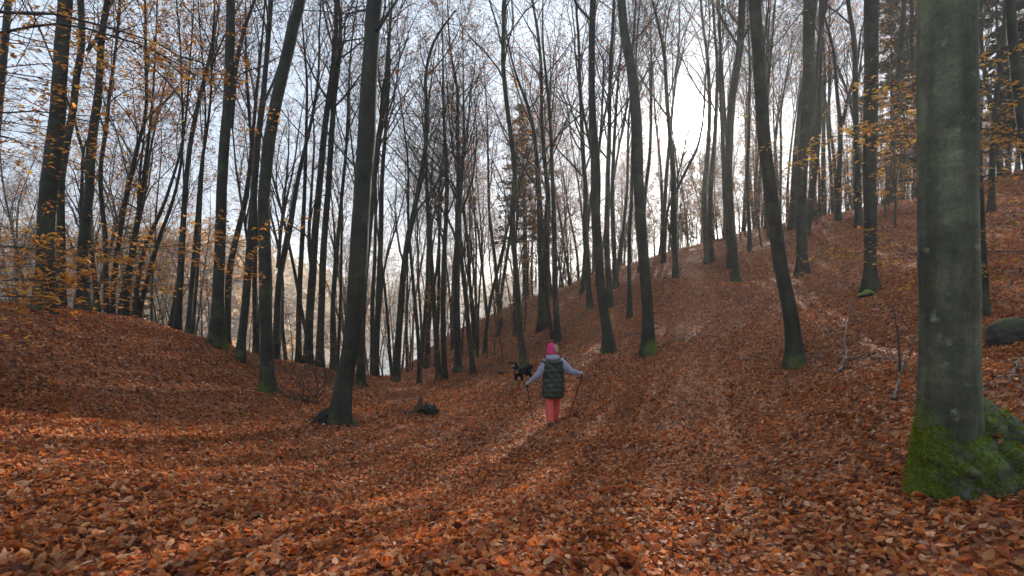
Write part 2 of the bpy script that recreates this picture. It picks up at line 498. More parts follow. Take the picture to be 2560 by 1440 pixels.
# ------------------------------------------------------------------ leaves
def leaf_batch(P, yaw, tilt, tdir, size, fold, curl, detail, slope=None):
    """vectorised leaves: returns V, faces"""
    if detail == 2:
        lx = np.array([0, .33, .68, 1.0, .22, .60, .22, .60]) - 0.5
        ly = np.array([0, 0, 0, 0, .25, .27, -.25, -.27])
        Ft = np.array([(0, 6, 1), (1, 4, 0), (2, 7, 3), (3, 5, 2)])
        Fq = np.array([(6, 7, 2, 1), (1, 2, 5, 4)])
    elif detail == 1:
        lx = np.array([0, .45, 1.0, .42, .42]) - 0.5
        ly = np.array([0, 0, 0, .30, -.30])
        Ft = np.array([(0, 4, 1), (4, 2, 1), (0, 1, 3), (1, 2, 3)])
        Fq = np.zeros((0, 4), int)
    else:
        lx = np.array([0, .45, 1.0, .45]) - 0.5
        ly = np.array([0, -.30, 0, .30])
        Ft = np.zeros((0, 3), int)
        Fq = np.array([(0, 1, 2, 3)])
    N, k = len(P), len(lx)
    L = np.stack([np.broadcast_to(lx, (N, k)), np.broadcast_to(ly, (N, k)), fold[:, None] * np.abs(ly) + curl[:, None] * (lx ** 2)[None] * 1.6], -1) * size[:, None, None]
    c, s = np.cos(yaw)[:, None], np.sin(yaw)[:, None]
    X = c * L[..., 0] - s * L[..., 1]
    Y = s * L[..., 0] + c * L[..., 1]
    Z = L[..., 2]
    # tilt about a horizontal axis tdir
    ax, ay = np.cos(tdir)[:, None], np.sin(tdir)[:, None]
    ct, st = np.cos(tilt)[:, None], np.sin(tilt)[:, None]
    dpt = X * ax + Y * ay
    cx, cy = X - dpt * ax, Y - dpt * ay
    w = -X * ay + Y * ax
    X2 = dpt * ax + (-ay) * (w * ct - Z * st)
    Y2 = dpt * ay + ax * (w * ct - Z * st)
    Z2 = w * st + Z * ct
    if slope is not None:
        Z2 = Z2 + X2 * slope[:, :1] + Y2 * slope[:, 1:]
    V = np.stack([X2, Y2, Z2], -1) + P[:, None, :]
    o = (np.arange(N) * k)[:, None, None]
    return V.reshape(-1, 3), [(Ft[None] + o).reshape(-1, 3), (Fq[None] + o).reshape(-1, 4)], k

LITTER_PAL = np.array([(0.54, 0.18, 0.055), (0.44, 0.13, 0.042), (0.58, 0.23, 0.075), (0.36, 0.11, 0.040), (0.60, 0.29, 0.125), (0.20, 0.068, 0.034), (0.62, 0.20, 0.042), (0.64, 0.40, 0.23), (0.46, 0.20, 0.080), (0.52, 0.26, 0.12), (0.13, 0.050, 0.030), (0.50, 0.15, 0.045)])

def slope_at(x, y):
    e = 0.12
    return np.stack([(gz(x + e, y) - gz(x - e, y)) / (2 * e), (gz(x, y + e) - gz(x, y - e)) / (2 * e)], 1)

def litter(y0, y1, dens, size, detail, lift, marg, rng):
    y = np.sqrt(rng.uniform(y0 ** 2, y1 ** 2, int(dens * (1.15 * (y1 ** 2 - y0 ** 2) + 2 * marg * (y1 - y0)))))
    x = rng.uniform(-1, 1, len(y)) * (1.15 * y + marg)
    z = gz(x, y)
    N = len(x)
    h = rng.uniform(0.0, 1, N) ** 1.5 * lift
    P = np.stack([x, y, z + 0.006 + h], 1)
    V, Fs, k = leaf_batch(P, rng.uniform(0, 6.28, N), rng.normal(0, 0.5, N), rng.uniform(0, 6.28, N), size * rng.uniform(0.6, 1.2, N), rng.normal(0.3, 0.6, N), rng.normal(0.15, 0.7, N), detail, slope_at(x, y))
    patch = 0.5 + 0.5 * np.sin(x * 0.9 + 1.3 * np.sin(y * 0.7)) * np.sin(y * 0.8 + 0.5 * x)
    ci = rng.integers(0, len(LITTER_PAL), N)
    drift = np.sin(x * 0.33 + 2.0 * np.sin(y * 0.21 + 1)) * np.sin(y * 0.41 + 1.4 * np.sin(x * 0.27))
    C = LITTER_PAL[ci] * np.array([1.02, 1.0, 1.02]) * rng.uniform(0.55, 1.35, (N, 1)) * (0.78 + 0.28 * patch[:, None] + 0.16 * drift[:, None])
    return V, Fs, np.repeat(C, k, axis=0)

rl = np.random.default_rng(21)
Vs, Fa, Cs, off = [], [], [], 0
for (y0, y1, dn, sz, dt, lf, mg) in [(1.0, 4.5, 980, 0.068, 2, 0.05, 2.0), (4.5, 8, 760, 0.070, 1, 0.045, 1.6), (8, 14, 370, 0.080, 1, 0.045, 1.6), (14, 24, 150, 0.100, 0, 0.05, 2.0), (24, 42, 40, 0.15, 0, 0.06, 2.0)]:
    V, Fs, C = litter(y0, y1, dn, sz, dt, lf, mg, rl)
    Vs.append(V); Cs.append(C)
    Fa += [f + off for f in Fs if len(f)]
    off += len(V)
lit = link('leaf_litter', mk('leaf_litter', np.concatenate(Vs), Fa, LEAF, np.concatenate(Cs), smooth=False))
prop(lit, 'rust orange and brown fallen beech leaves carpeting the whole forest floor', 'leaves', kind='stuff')

# ------------------------------------------------------------------ tree growing
def rnd(a, b):
    return random.uniform(a, b)

def wpath(p, d, L, n, wig, up):
    """wandering path"""
    x, y, z = float(p[0]), float(p[1]), float(p[2])
    dx, dy, dz = float(d[0]), float(d[1]), float(d[2])
    m = math.sqrt(dx * dx + dy * dy + dz * dz) + 1e-9
    dx, dy, dz = dx / m, dy / m, dz / m
    st = L / n
    g = random.gauss
    pts = [(x, y, z)]
    for i in range(n):
        dx += g(0, wig); dy += g(0, wig); dz += g(0, wig) + up
        m = math.sqrt(dx * dx + dy * dy + dz * dz) + 1e-9
        dx, dy, dz = dx / m, dy / m, dz / m
        x += dx * st; y += dy * st; z += dz * st
        pts.append((x, y, z))
    return np.array(pts)

def side_dir(t, ang, az):
    tx, ty, tz = float(t[0]), float(t[1]), float(t[2])
    m = math.sqrt(tx * tx + ty * ty + tz * tz) + 1e-9
    tx, ty, tz = tx / m, ty / m, tz / m
    if abs(tz) < 0.9:
        ux, uy, uz = ty, -tx, 0.0
    else:
        ux, uy, uz = -tz, 0.0, tx
    m = math.sqrt(ux * ux + uy * uy + uz * uz) + 1e-9
    ux, uy, uz = ux / m, uy / m, uz / m
    vx, vy, vz = ty * uz - tz * uy, tz * ux - tx * uz, tx * uy - ty * ux
    c, s_, ca, sa = math.cos(ang), math.sin(ang), math.cos(az), math.sin(az)
    return np.array((c * tx + s_ * (ca * ux + sa * vx), c * ty + s_ * (ca * uy + sa * vy), c * tz + s_ * (ca * uz + sa * vz)))

NS = [6, 5, 3, 2]
SIDES = [5, 4, 3, 3]
def grow(acc, tips, p, d, L, r, lev, maxlev, nch, rmin, up=0.05, wig=0.16):
    pts = wpath(p, d, L, NS[lev], wig, up)
    e_ = max(r * 0.3, rmin * 0.7); k_ = len(pts) - 1
    rad = [r + (e_ - r) * i_ / k_ for i_ in range(k_ + 1)]
    acc.add(pts, rad, SIDES[lev])
    if lev >= maxlev:
        tips.append(pts)
        return
    n = nch[lev]
    az = rnd(0, 6.28)
    for c in range(n):
        t = 0.18 + 0.82 * (c + rnd(0.1, 0.9)) / n
        i = min(int(t * (len(pts) - 1)), len(pts) - 2)
        f = t * (len(pts) - 1) - i
        q = pts[i] * (1 - f) + pts[i + 1] * f
        az += 2.4 + rnd(-0.5, 0.5)
        dd = side_dir(pts[i + 1] - pts[i], rnd(0.45, 0.95), az)
        grow(acc, tips, q, dd, L * rnd(0.38, 0.62) * (1.1 - 0.45 * t), max(r * 0.5 * (1 - 0.5 * t), rmin), lev + 1, maxlev, nch, rmin, up * 0.8, wig)

TREE_PAL = {'gold': [(0.58, 0.33, 0.07), (0.52, 0.24, 0.05), (0.62, 0.40, 0.09), (0.42, 0.17, 0.045)],
            'rust': [(0.42, 0.17, 0.05), (0.34, 0.12, 0.04), (0.50, 0.23, 0.07), (0.26, 0.10, 0.04)],
            'dull': [(0.20, 0.11, 0.045), (0.25, 0.13, 0.05), (0.15, 0.09, 0.045)],
            'yellow': [(0.56, 0.40, 0.08), (0.50, 0.33, 0.06), (0.58, 0.30, 0.06), (0.40, 0.22, 0.06)]}

def leaves_mesh(name, pts, size, pal, origin, flat=0.5, detail=1, mat=None):
    P = np.asarray(pts, float) - np.asarray(origin)
    N = len(P)
    rng = RNG
    V, Fs, k = leaf_batch(P, rng.uniform(0, 6.28, N), rng.normal(0, flat, N) + rng.choice([0, 0.3], N), rng.uniform(0, 6.28, N), size * rng.uniform(0.6, 1.25, N), rng.normal(0.2, 0.3, N), rng.normal(-0.1, 0.3, N), detail)
    pa = np.array(TREE_PAL[pal])
    C = pa[rng.integers(0, len(pa), N)] * rng.uniform(0.6, 1.3, (N, 1))
    return mk(name, V, Fs, mat or LEAF_TREE, np.repeat(C, k, axis=0), smooth=False)

def tip_points(tips, per, spread):
    out = []
    for pts in tips:
        for _ in range(per if isinstance(per, int) else (int(per) + (random.random() < per % 1))):
            i = random.randrange(len(pts) - 1)
            f = random.random()
            out.append(pts[i] * (1 - f) + pts[i + 1] * f + np.array([random.gauss(0, spread), random.gauss(0, spread), random.gauss(0, spread * 0.6)]))
    return out

def resample(pts, rad, step):
    pts = np.array(pts, float); rad = np.array(rad, float)
    s = np.concatenate([[0], np.cumsum(np.linalg.norm(np.diff(pts, axis=0), axis=1))])
    n = max(6, int(s[-1] / step))
    q = np.linspace(0, s[-1], n)
    # smooth interpolation (cubic-like by averaging linear samples)
    out = np.stack([np.interp(q, s, pts[:, i]) for i in range(3)], 1)
    for _ in range(3):
        out[1:-1] = (out[:-2] + 2 * out[1:-1] + out[2:]) / 4
    return out, np.interp(q, s, rad)

def trunk_mesh(name, pts, rad, origin, sides=12, flare=0.55, roots=5, moss=0.5, mossh=0.6, rough=0.03, step=0.22, seed=0, fh=0.32, nofl=False):
    P, Rd = resample(pts, rad, step)
    P = P - np.asarray(origin)
    rng = np.random.default_rng(seed)
    n = len(P)
    s = np.concatenate([[0], np.cumsum(np.linalg.norm(np.diff(P, axis=0), axis=1))])
    tan = np.gradient(P, axis=0); tan /= np.linalg.norm(tan, axis=1, keepdims=True)
    u = np.cross(tan, np.array([[0.0, 1.0, 0.0]])); u /= np.linalg.norm(u, axis=1, keepdims=True)
    v = np.cross(tan, u)
    a = np.arange(sides) * 2 * math.pi / sides
    h = np.maximum(P[:, 2], -0.2)
    fl = flare * np.exp(-np.maximum(h, 0) / fh)
    ph = rng.uniform(0, 6.28, 4)
    lobes = 1 + 0.45 * np.cos(roots * a + ph[0]) + 0.25 * np.cos((roots - 2) * a + ph[1])
    mult = 1 + fl[:, None] * lobes[None]
    ns = 0
    for f1, f2, am in [(1, 1.1, 1.0), (2, 2.3, 0.7), (3, 4.5, 0.5), (1, 6.0, 0.4)]:
        ns = ns + am * np.sin(f1 * a[None] + f2 * s[:, None] + rng.uniform(0, 6.28))
    mult = mult * (1 + rough * ns)
    rr = Rd[:, None] * mult
    V = P[:, None, :] + rr[..., None] * (np.cos(a)[None, :, None] * u[:, None, :] + np.sin(a)[None, :, None] * v[:, None, :])
    i = np.arange(n - 1)[:, None] * sides
    j = np.arange(sides)[None]
    j2 = (j + 1) % sides
    q = np.stack([i + j, i + j2, i + sides + j2, i + sides + j], -1).reshape(-1, 4)
    mo = np.clip(1.2 - h[:, None] / mossh, 0, 1) * moss * (0.8 + 0.4 * np.sin(a + ph[2]))[None]
    mo = np.maximum(mo, moss * 0.22 * (0.5 + 0.5 * np.sin(a + ph[3]))[None] * np.ones_like(mo))
    C = np.stack([mo.ravel()] * 3, 1)
    return mk(name, V.reshape(-1, 3), [q], BARK, C)

GROUP = 'beech trees of the lakeside wood'

def hero(label, pts, d=None, leaves=0.0, pal='rust', crown=0.5, nb=14, moss=0.3, mossh=0.5, flare=0.55, low=0, sub=None, height=None, sides=12, name='beech_tree', group=GROUP, forks=()):
    """pts: [(px, py, width_px), ...] from the foot upwards; the foot is seen on the ground unless d is given"""
    bx, by, _ = pts[0]
    lk = 2.4 if bx < 620 else (1.6 if bx > 1850 else 1.3)
    leaves *= lk
    low = int(low * (1.6 if bx < 620 else 1))
    if d is None:
        hp = hit(bx, by)
        if hp is None:
            hp = hit(bx, by + 25)
        d = hp[1]
    W = []
    for (px, py, w) in pts:
        q = PX(px, py, d)
        r = w * d * math.cos(math.atan((px - 1280) / F)) / (2 * F)
        W.append((q, r))
    base = np.array([W[0][0][0], d, g1z(W[0][0][0], d)])
    P = [w[0] for w in W]; Rr = [w[1] for w in W]
    P[0] = base.copy()
    rb = Rr[1] if len(Rr) > 1 else Rr[0]
    Rr[0] = min(Rr[0], rb * 1.1)
    H = height or min(24.0, 12.5 + 24.0 * 2 * rb)
    # gentle bow in depth, then run on above the picture
    bow = rnd(-0.25, 0.25)
    for i, q in enumerate(P):
        t = (q[2] - base[2]) / H
        q[1] += bow * math.sin(t * 4)
    dz = P[-1] - P[-2]
    dirn = unit(np.array([dz[0] * 0.5, rnd(-0.05, 0.05), dz[2]]))
    top = P[-1][2] - base[2]
    if H - top > 1.0:
        ext = wpath(P[-1], dirn, H - top, 8, 0.06, 0.05)
        r_end = Rr[-1]
        for k in range(1, 9):
            P.append(ext[k]); Rr.append(max(r_end * (1 - 0.95 * k / 8.0), 0.012))
    # below the soil
    P.insert(0, base - np.array([0, 0, 0.35])); Rr.insert(0, Rr[0] * 1.05)
    root = empty(name, base, label, 'tree', group)
    seed = int(abs(bx * 31 + by * 7)) + 1
    link('trunk', trunk_mesh('trunk', P, Rr, base, sides=sides, moss=moss, mossh=mossh, flare=flare, seed=seed, step=0.25 if d < 16 else 0.4), root)
    P = np.array(P); Rr = np.array(Rr)
    acc, tips, ltips = Tubes(), [], []
    zs = P[:, 2] - base[2]
    zmax = zs.max()
    rmin = 0.0032 * max(1.0, d / 16.0)
    for k in range(nb):
        h = zmax * (crown + (0.97 - crown) * (k + rnd(0, 1)) / nb)
        i = max(1, min(int(np.searchsorted(zs, h)), len(P) - 1))
        f = (h - zs[i - 1]) / max(zs[i] - zs[i - 1], 1e-6)
        q = P[i - 1] * (1 - f) + P[i] * f
        r = Rr[i - 1] * (1 - f) + Rr[i] * f
        tt = (h / zmax - crown) / (1 - crown)
        L = (0.30 * H) * (1 - 0.6 * tt) * rnd(0.6, 1.1)
        dd = side_dir(P[i] - P[i - 1], rnd(0.35, 0.85), k * 2.4 + rnd(-0.6, 0.6))
        grow(acc, tips, q, dd, L, max(r * 0.45, 0.010), 0, 2 if d < 15.6 else 3, (5, 4, 2), rmin, 0.05, 0.14)
    for (pp, ww) in forks:      # big limbs traced in the picture
        Q = [PX(px, py, d) for px, py in pp]
        Q = [np.array([q[0], q[1] + 0.06 * i * (1 if seed % 2 else -1), q[2]]) for i, q in enumerate(Q)]
        r0 = ww * d / (2 * F)
        Qr, rr = resample(Q, np.linspace(r0, r0 * 0.45, len(Q)), 0.3)
        acc.add(Qr, rr, 7)
        for k in range(5):
            i = int(len(Qr) * (0.3 + 0.14 * k)) - 1
            i = max(0, min(i, len(Qr) - 2))
            dd = side_dir(Qr[i + 1] - Qr[i], rnd(0.4, 0.9), k * 2.4)
            grow(acc, tips, Qr[i], dd, rnd(1.2, 2.4), rr[i] * 0.5, 1, 3, (4, 4, 2), rmin)
        grow(acc, tips, Qr[-1], Qr[-1] - Qr[-2], rnd(2.0, 4.0), rr[-1], 0, 3, (5, 4, 2), rmin)
    for k in range(low):        # low thin sprays that keep their leaves
        h = rnd(0.8, 0.5 * zmax)
        i = max(1, int(np.searchsorted(zs, h)))
        q = P[i]
        dd = side_dir(np.array([0, 0, 1.0]), rnd(1.1, 1.6), rnd(0, 6.28))
        grow(acc, ltips, q, dd, rnd(1.0, 2.6), 0.011, 1, 3, (4, 4, 3), rmin, 0.0, 0.12)
    cr = link('crown', acc.build('crown', BARK_TWIG, base), root)
    lp = tip_points(tips, leaves, 0.05) + tip_points(ltips, 3 if low else 0, 0.05)
    if lp:
        link('leaves', leaves_mesh('leaves', lp, 0.08 * max(1.0, d / 14.0), pal, base), cr)
    return root

def proto(seed, H, r, pal, leaves, crown, fork, lowtwigs=0):
    """one background beech; returns meshes (trunk, crown, leaves)"""
    random.seed(seed)
    acc, tips = Tubes(), []
    n = 16
    P = wpath((0, 0, -0.4), (rnd(-0.06, 0.06), rnd(-0.06, 0.06), 1), H, n, 0.045, 0.05)
    Rr = np.array([r * (1 - 0.93 * (i / n) ** 1.15) for i in range(n + 1)])
    tm = trunk_mesh('trunk', P, Rr, (0, 0, 0), sides=8, flare=0.4, seed=seed, step=0.45, moss=0.4, mossh=0.6)
    zs = P[:, 2]
    rmin = 0.0036
    nb = 15
    for k in range(nb):
        h = H * (crown + (0.96 - crown) * (k + rnd(0, 1)) / nb)
        i = max(1, min(int(np.searchsorted(zs, h)), n))
        tt = (h / H - crown) / (1 - crown)
        dd = side_dir(P[i] - P[i - 1], rnd(0.3, 0.75), k * 2.4 + rnd(-0.6, 0.6))
        big = k < fork
        L = H * (0.36 if big else 0.25) * (1 - 0.55 * tt) * rnd(0.7, 1.1)
        grow(acc, tips, P[i], dd * (0.6 if big else 1) + np.array([0, 0, 0.8 if big else 0]), L, Rr[i] * (0.62 if big else 0.34), 0, 3, (6, 4, 3), rmin, 0.06, 0.13)
    for k in range(lowtwigs):
        h = rnd(1.0, H * 0.5)
        i = max(1, int(np.searchsorted(zs, h)))
        dd = side_dir(np.array([0, 0, 1.0]), rnd(0.9, 1.5), rnd(0, 6.28))
        grow(acc, tips, P[i], dd, rnd(1.2, 3.0), 0.014, 1, 3, (5, 4, 3), rmin, 0.01, 0.12)
    cm_ = acc.build('crown', BARK_TWIG)
    lp = tip_points(tips, leaves, 0.08)
    lm = leaves_mesh('leaves', lp, 0.13, pal, (0, 0, 0), detail=0) if lp else None
    return tm, cm_, lm

def place(pr, loc, rz, sc, label, group, name='beech_tree', tilt=(0, 0), cat='tree'):
    o = empty(name, loc, label, cat, group)
    o.rotation_euler = (tilt[0], tilt[1], rz)
    o.scale = (sc, sc, sc)
    link('trunk', pr[0], o)
    c = link('crown', pr[1], o)
    if pr[2]:
        link('leaves', pr[2], c)
    return o

# ------------------------------------------------------------------ the trees one can trace in the photograph
hero('big dark beech with flared pale roots on the left mound crest',
     [(105, 785, 60), (118, 690, 52), (116, 614, 50), (124, 480, 49), (150, 300, 44), (160, 150, 40), (175, 0, 39)], d=11.0, leaves=0.6, low=5, pal='rust', flare=0.5)
hero('dark beech with an S bend just right of the big left beech',
     [(152, 770, 28), (155, 681, 26), (160, 514, 22), (162, 455, 20), (180, 345, 21), (195, 280, 20), (203, 188, 19), (218, 124, 18), (212, 0, 19)], d=14.5, leaves=0.5, low=3, nb=16,
     forks=[([(218, 128), (238, 100), (250, 62), (262, 10)], 9)])
hero('thick forked beech whose side stem leaves low down, right of the big left beech',
     [(208, 780, 36), (210, 690, 33), (214, 614, 30), (225, 547, 26), (236, 480, 26), (240, 386, 26), (252, 312, 24), (265, 218, 20), (269, 100, 18), (279, 44, 18), (286, 0, 17)], d=15.0, leaves=0.6, low=4, pal='gold',
     forks=[([(212, 610), (200, 560), (192, 520), (194, 460), (188, 400)], 13)])
hero('thin straight stem close behind the thick forked beech', [(247, 786, 15), (240, 698, 14), (233, 631, 13), (226, 520, 10), (224, 420, 8)], d=16.5, leaves=1.0, low=3, pal='gold')
hero('slim crooked beech with a knee halfway up, near the gold leaves', [(269, 790, 14), (265, 715, 14), (270, 641, 14), (267, 564, 13), (258, 514, 13), (256, 396, 12), (272, 346, 12), (279, 235, 9), (292, 151, 8), (305, 0, 8)], d=16.5, leaves=0.8, low=3, pal='gold', crown=0.35)
hero('slim beech bowing right through the golden leaf cloud', [(283, 792, 14), (279, 708, 13), (286, 641, 13), (297, 574, 13), (309, 480, 14), (326, 413, 12), (341, 340, 10), (359, 296, 10), (361, 218, 9), (358, 150, 8), (361, 60, 7)], d=16.8, leaves=2.2, low=5, pal='gold', crown=0.3, nb=18)
hero('dark forked beech whose arms open like a V, left of a leaning stem', [(312, 796, 21), (319, 708, 18), (336, 614, 16), (347, 547, 15), (358, 490, 12), (366, 420, 10), (375, 350, 8), (385, 260, 6)], d=17.0, leaves=1.4, low=4, pal='gold', crown=0.3,
     forks=[([(347, 550), (342, 500), (343, 430), (350, 340)], 9)])
hero('wavy beech with two sharp bends in the left cluster', [(336, 800, 17), (340, 695, 14), (354, 625, 11), (366, 581, 10), (393, 540, 10), (409, 495, 9), (418, 454, 8), (440, 400, 7)], d=17.0, leaves=1.2, low=3, pal='gold', crown=0.35)
hero('slender beech leaning strongly right out of the left cluster', [(341, 800, 14), (363, 732, 13), (380, 675, 12), (396, 614, 11), (417, 567, 10), (437, 524, 9), (452, 470, 8), (468, 390, 7)], d=17.2, leaves=1.0, low=2, pal='rust', crown=0.4)
hero('short stem leaning into the tall beech left of the pale hillside gap', [(425, 828, 13), (437, 732, 12), (444, 680, 10), (450, 600, 7)], d=16.6, leaves=0.5, crown=0.4, height=9)
hero('tall beech with a dark foot and zigzag top left of the four-stem clump', [(443, 832, 20), (452, 715, 18), (461, 597, 16), (470, 480, 14), (474, 437, 13), (484, 353, 13), (494, 302, 12), (511, 228, 11), (527, 168, 10), (537, 130, 9), (538, 90, 6), (543, 40, 5), (540, 0, 4)], d=16.4, leaves=0.9, low=4, pal='gold', crown=0.4,
     forks=[([(527, 170), (545, 125), (571, 97), (585, 60)], 6)])
hero('narrow stem in the tight clump left of the thick green-footed beech', [(470, 842, 14), (474, 715, 13), (480, 614, 12), (487, 480, 10), (494, 386, 9), (507, 329, 8), (520, 220, 6)], d=16.2, leaves=0.7, low=3, pal='gold', crown=0.4)
hero('dark thin stem hugging the clump left of the thick green-footed beech', [(481, 842, 9), (487, 681, 9), (490, 600, 8), (492, 480, 7), (500, 350, 6)], d=16.0, leaves=0.4, crown=0.4)
hero('thick straight beech with a green mossy foot and spreading roots on the slope', [(541, 864, 44), (545, 800, 33), (549, 715, 30), (555, 614, 28), (560, 480, 28), (568, 369, 26), (578, 269, 25), (583, 134, 24), (584, 0, 23)], leaves=0.4, low=2, moss=0.6, mossh=1.0,
     forks=[([(577, 320), (588, 230), (596, 150), (618, 84), (638, 34), (660, -10)], 12)], sides=16)
hero('grey stem slanting right behind the thick green-footed beech', [(568, 872, 18), (571, 690, 18), (578, 648, 17), (591, 591, 16), (605, 540, 14), (618, 480, 13), (627, 400, 11), (640, 250, 8)], d=18.0, leaves=0.4)
hero('slim dark beech leaning right between two thicker trunks', [(597, 903, 24), (611, 782, 21), (621, 648, 20), (632, 480, 18), (642, 336, 16), (655, 252, 15), (660, 185, 13), (668, 101, 13), (675, 0, 13)], leaves=0.3, low=1,
     forks=[([(654, 265), (685, 202), (699, 144), (702, 101), (712, 40)], 7)])
hero('thick upright beech bending right high up, ragged dark foot, left of centre', [(672, 982, 44), (670, 920, 34), (668, 850, 32), (669, 700, 33), (668, 614, 32), (667, 500, 30), (673, 440, 30), (685, 336, 30), (705, 235, 30), (729, 134, 29), (749, 50, 28), (762, 0, 27)], leaves=0.2, moss=0.5, sides=16)
hero('forked grey beech behind the thick upright trunk left of centre', [(689, 905, 19), (690, 782, 18), (693, 681, 17), (709, 624, 14), (722, 557, 13), (733, 465, 12), (752, 380, 10), (769, 319, 9), (783, 252, 8), (793, 190, 6)], d=18.6, leaves=0.3,
     forks=[([(694, 670), (699, 581), (709, 480), (716, 380)], 9)])
hero('thin straight beech with a dark foot right of the forked grey beech', [(746, 882, 15), (744, 782, 14), (747, 681, 13), (752, 581, 12), (756, 480, 10), (760, 370, 9), (764, 250, 7)], d=19.0, leaves=0.3, low=1)
hero('dark beech of a close pair left of the great dark trunk, the thicker one', [(770, 885, 25), (775, 782, 21), (784, 681, 20), (790, 581, 18), (800, 480, 17), (807, 403, 16), (816, 302, 15), (830, 218, 15), (836, 168, 14), (842, 84, 12), (840, 0, 10)], d=19.0, leaves=0.2, low=1,
     forks=[([(778, 660), (772, 600), (778, 540), (784, 470), (792, 370)], 11)])
hero('dark beech of a close pair left of the great dark trunk, forking high up', [(797, 897, 22), (803, 782, 18), (807, 648, 17), (814, 547, 16), (821, 470, 15), (824, 403, 15), (830, 319, 14), (836, 240, 12), (850, 134, 11), (853, 67, 9), (846, 0, 7)], d=19.0, leaves=0.2,
     forks=[([(834, 240), (846, 150), (862, 90), (858, 40)], 7)])
hero('slender stem seen just left of the great dark trunk', [(832, 915, 14), (834, 782, 13), (841, 681, 12), (850, 590, 10), (858, 500, 9), (870, 380, 8)], d=19.0, leaves=0.3)
hero('great dark leaning beech with a black mossy foot left of the walker',
     [(848, 1062, 62), (856, 1000, 46), (860, 960, 44), (874, 884, 42), (882, 800, 44), (890, 707, 46), (897, 573, 46), (904, 440, 45), (913, 367, 46), (917, 233, 43), (925, 100, 40), (932, 0, 40)], leaves=0.0, moss=0.3, mossh=0.45, sides=28, flare=0.42,
     forks=[([(944, 75), (960, 40), (987, 0), (1010, -60)], 11), ([(912, 25), (884, 22), (862, 34), (840, 20)], 6)])
hero('grey beech tucked behind the right side of the great dark trunk', [(900, 958, 22), (905, 800, 19), (911, 700, 18), (925, 573, 17), (938, 440, 15), (950, 333, 14), (963, 267, 12), (970, 133, 9), (978, 60, 6)], d=16.8, leaves=0.3, moss=0.7, mossh=0.8, crown=0.35,
     forks=[([(945, 360), (958, 300), (975, 270), (990, 200), (996, 120)], 7)])
hero('straight slim beech right of the great dark trunk by the lake', [(938, 955, 16), (947, 751, 14), (951, 684, 14), (955, 573, 13), (955, 484, 12), (960, 400, 10), (968, 300, 8)], d=20.5, leaves=0.3, low=2)
hero('beech leaning right then kinking back, a crooked top against open sky', [(989, 950, 20), (1000, 818, 17), (1009, 707, 16), (1013, 653, 15), (1024, 587, 15), (1040, 520, 13), (1051, 460, 12), (1060, 400, 10), (1070, 317, 9), (1067, 267, 9), (1060, 217, 9), (1063, 167, 8), (1073, 123, 7), (1093, 70, 6), (1120, 50, 5), (1137, 20, 4)], d=20.4, leaves=0.3, crown=0.3, nb=10, height=13.5,
     forks=[([(1063, 193), (1080, 175), (1100, 163), (1120, 143), (1134, 110)], 5)])
hero('thin dark stem right of the kinked beech', [(1049, 948, 10), (1047, 867, 10), (1036, 751, 9), (1026, 640, 8), (1018, 540, 7)], d=21, leaves=0.8, low=2, pal='gold')
hero('dark straight stem left of the twin stems near the lake', [(1098, 952, 13), (1088, 796, 12), (1080, 650, 11), (1072, 540, 10), (1066, 420, 7)], d=21.8, leaves=0.5, low=2, pal='rust')
hero('dark slim beech standing near the lip of the hollow, a narrow fork on top', [(1112, 950, 14), (1108, 796, 13), (1111, 662, 12), (1118, 529, 11), (1120, 440, 10), (1112, 333, 8), (1108, 230, 6)], d=22, leaves=0.5, low=2, crown=0.35)
hero('darker upright beech with wavy twin top, tallest at the centre gap', [(1147, 932, 22), (1141, 796, 17), (1142, 662, 15), (1144, 529, 14), (1146, 450, 12), (1147, 400, 11), (1141, 317, 10), (1147, 233, 8), (1132, 167, 6), (1124, 110, 5)], d=23.0, leaves=0.3, crown=0.3, nb=18,
     forks=[([(1146, 430), (1160, 380), (1172, 310), (1176, 240)], 8)])
hero('slim beech curving left as it rises, right of the centre gap', [(1184, 945, 13), (1173, 840, 12), (1164, 729, 11), (1153, 640, 10), (1149, 551, 9), (1156, 440, 7)], d=21.5, leaves=0.3)
hero('slim winding beech directly behind the dog', [(1312, 907, 20), (1303, 866, 15), (1296, 765, 14), (1290, 681, 13), (1282, 581, 13), (1278, 524, 14), (1288, 480, 14), (1290, 437, 13), (1277, 336, 12), (1266, 252, 11), (1256, 151, 11), (1260, 67, 10), (1261, 0, 10)], leaves=0.1, moss=0.4, crown=0.6)
hero('stout dark beech of the double clump above the walker, left half', [(1356, 824, 25), (1356, 715, 21), (1354, 631, 20), (1350, 547, 16), (1347, 480, 13), (1343, 420, 12), (1338, 353, 10), (1330, 302, 9), (1307, 235, 7), (1282, 170, 5)], leaves=0.5, crown=0.3, nb=16)
hero('stout dark beech of the double clump above the walker, right half', [(1364, 822, 22), (1366, 681, 18), (1366, 581, 17), (1374, 480, 13), (1366, 437, 12), (1358, 353, 11), (1354, 269, 9), (1355, 168, 8), (1344, 67, 7), (1330, 0, 6)], d=22.6, leaves=0.5, crown=0.3, nb=16)
hero('upright beech with a paler foot above the pink hat', [(1396, 855, 17), (1389, 765, 15), (1387, 648, 13), (1387, 547, 12), (1384, 480, 11), (1381, 420, 10), (1379, 336, 9), (1376, 280, 8), (1368, 202, 7), (1358, 120, 5)], leaves=0.3, crown=0.35,
     forks=[([(1377, 300), (1384, 250), (1390, 180)], 5)])
hero('short leaning pole of a tree against the beech above the hat', [(1382, 846, 9), (1375, 800, 8), (1367, 740, 7), (1362, 690, 5)], leaves=0.2, crown=0.5, height=6)
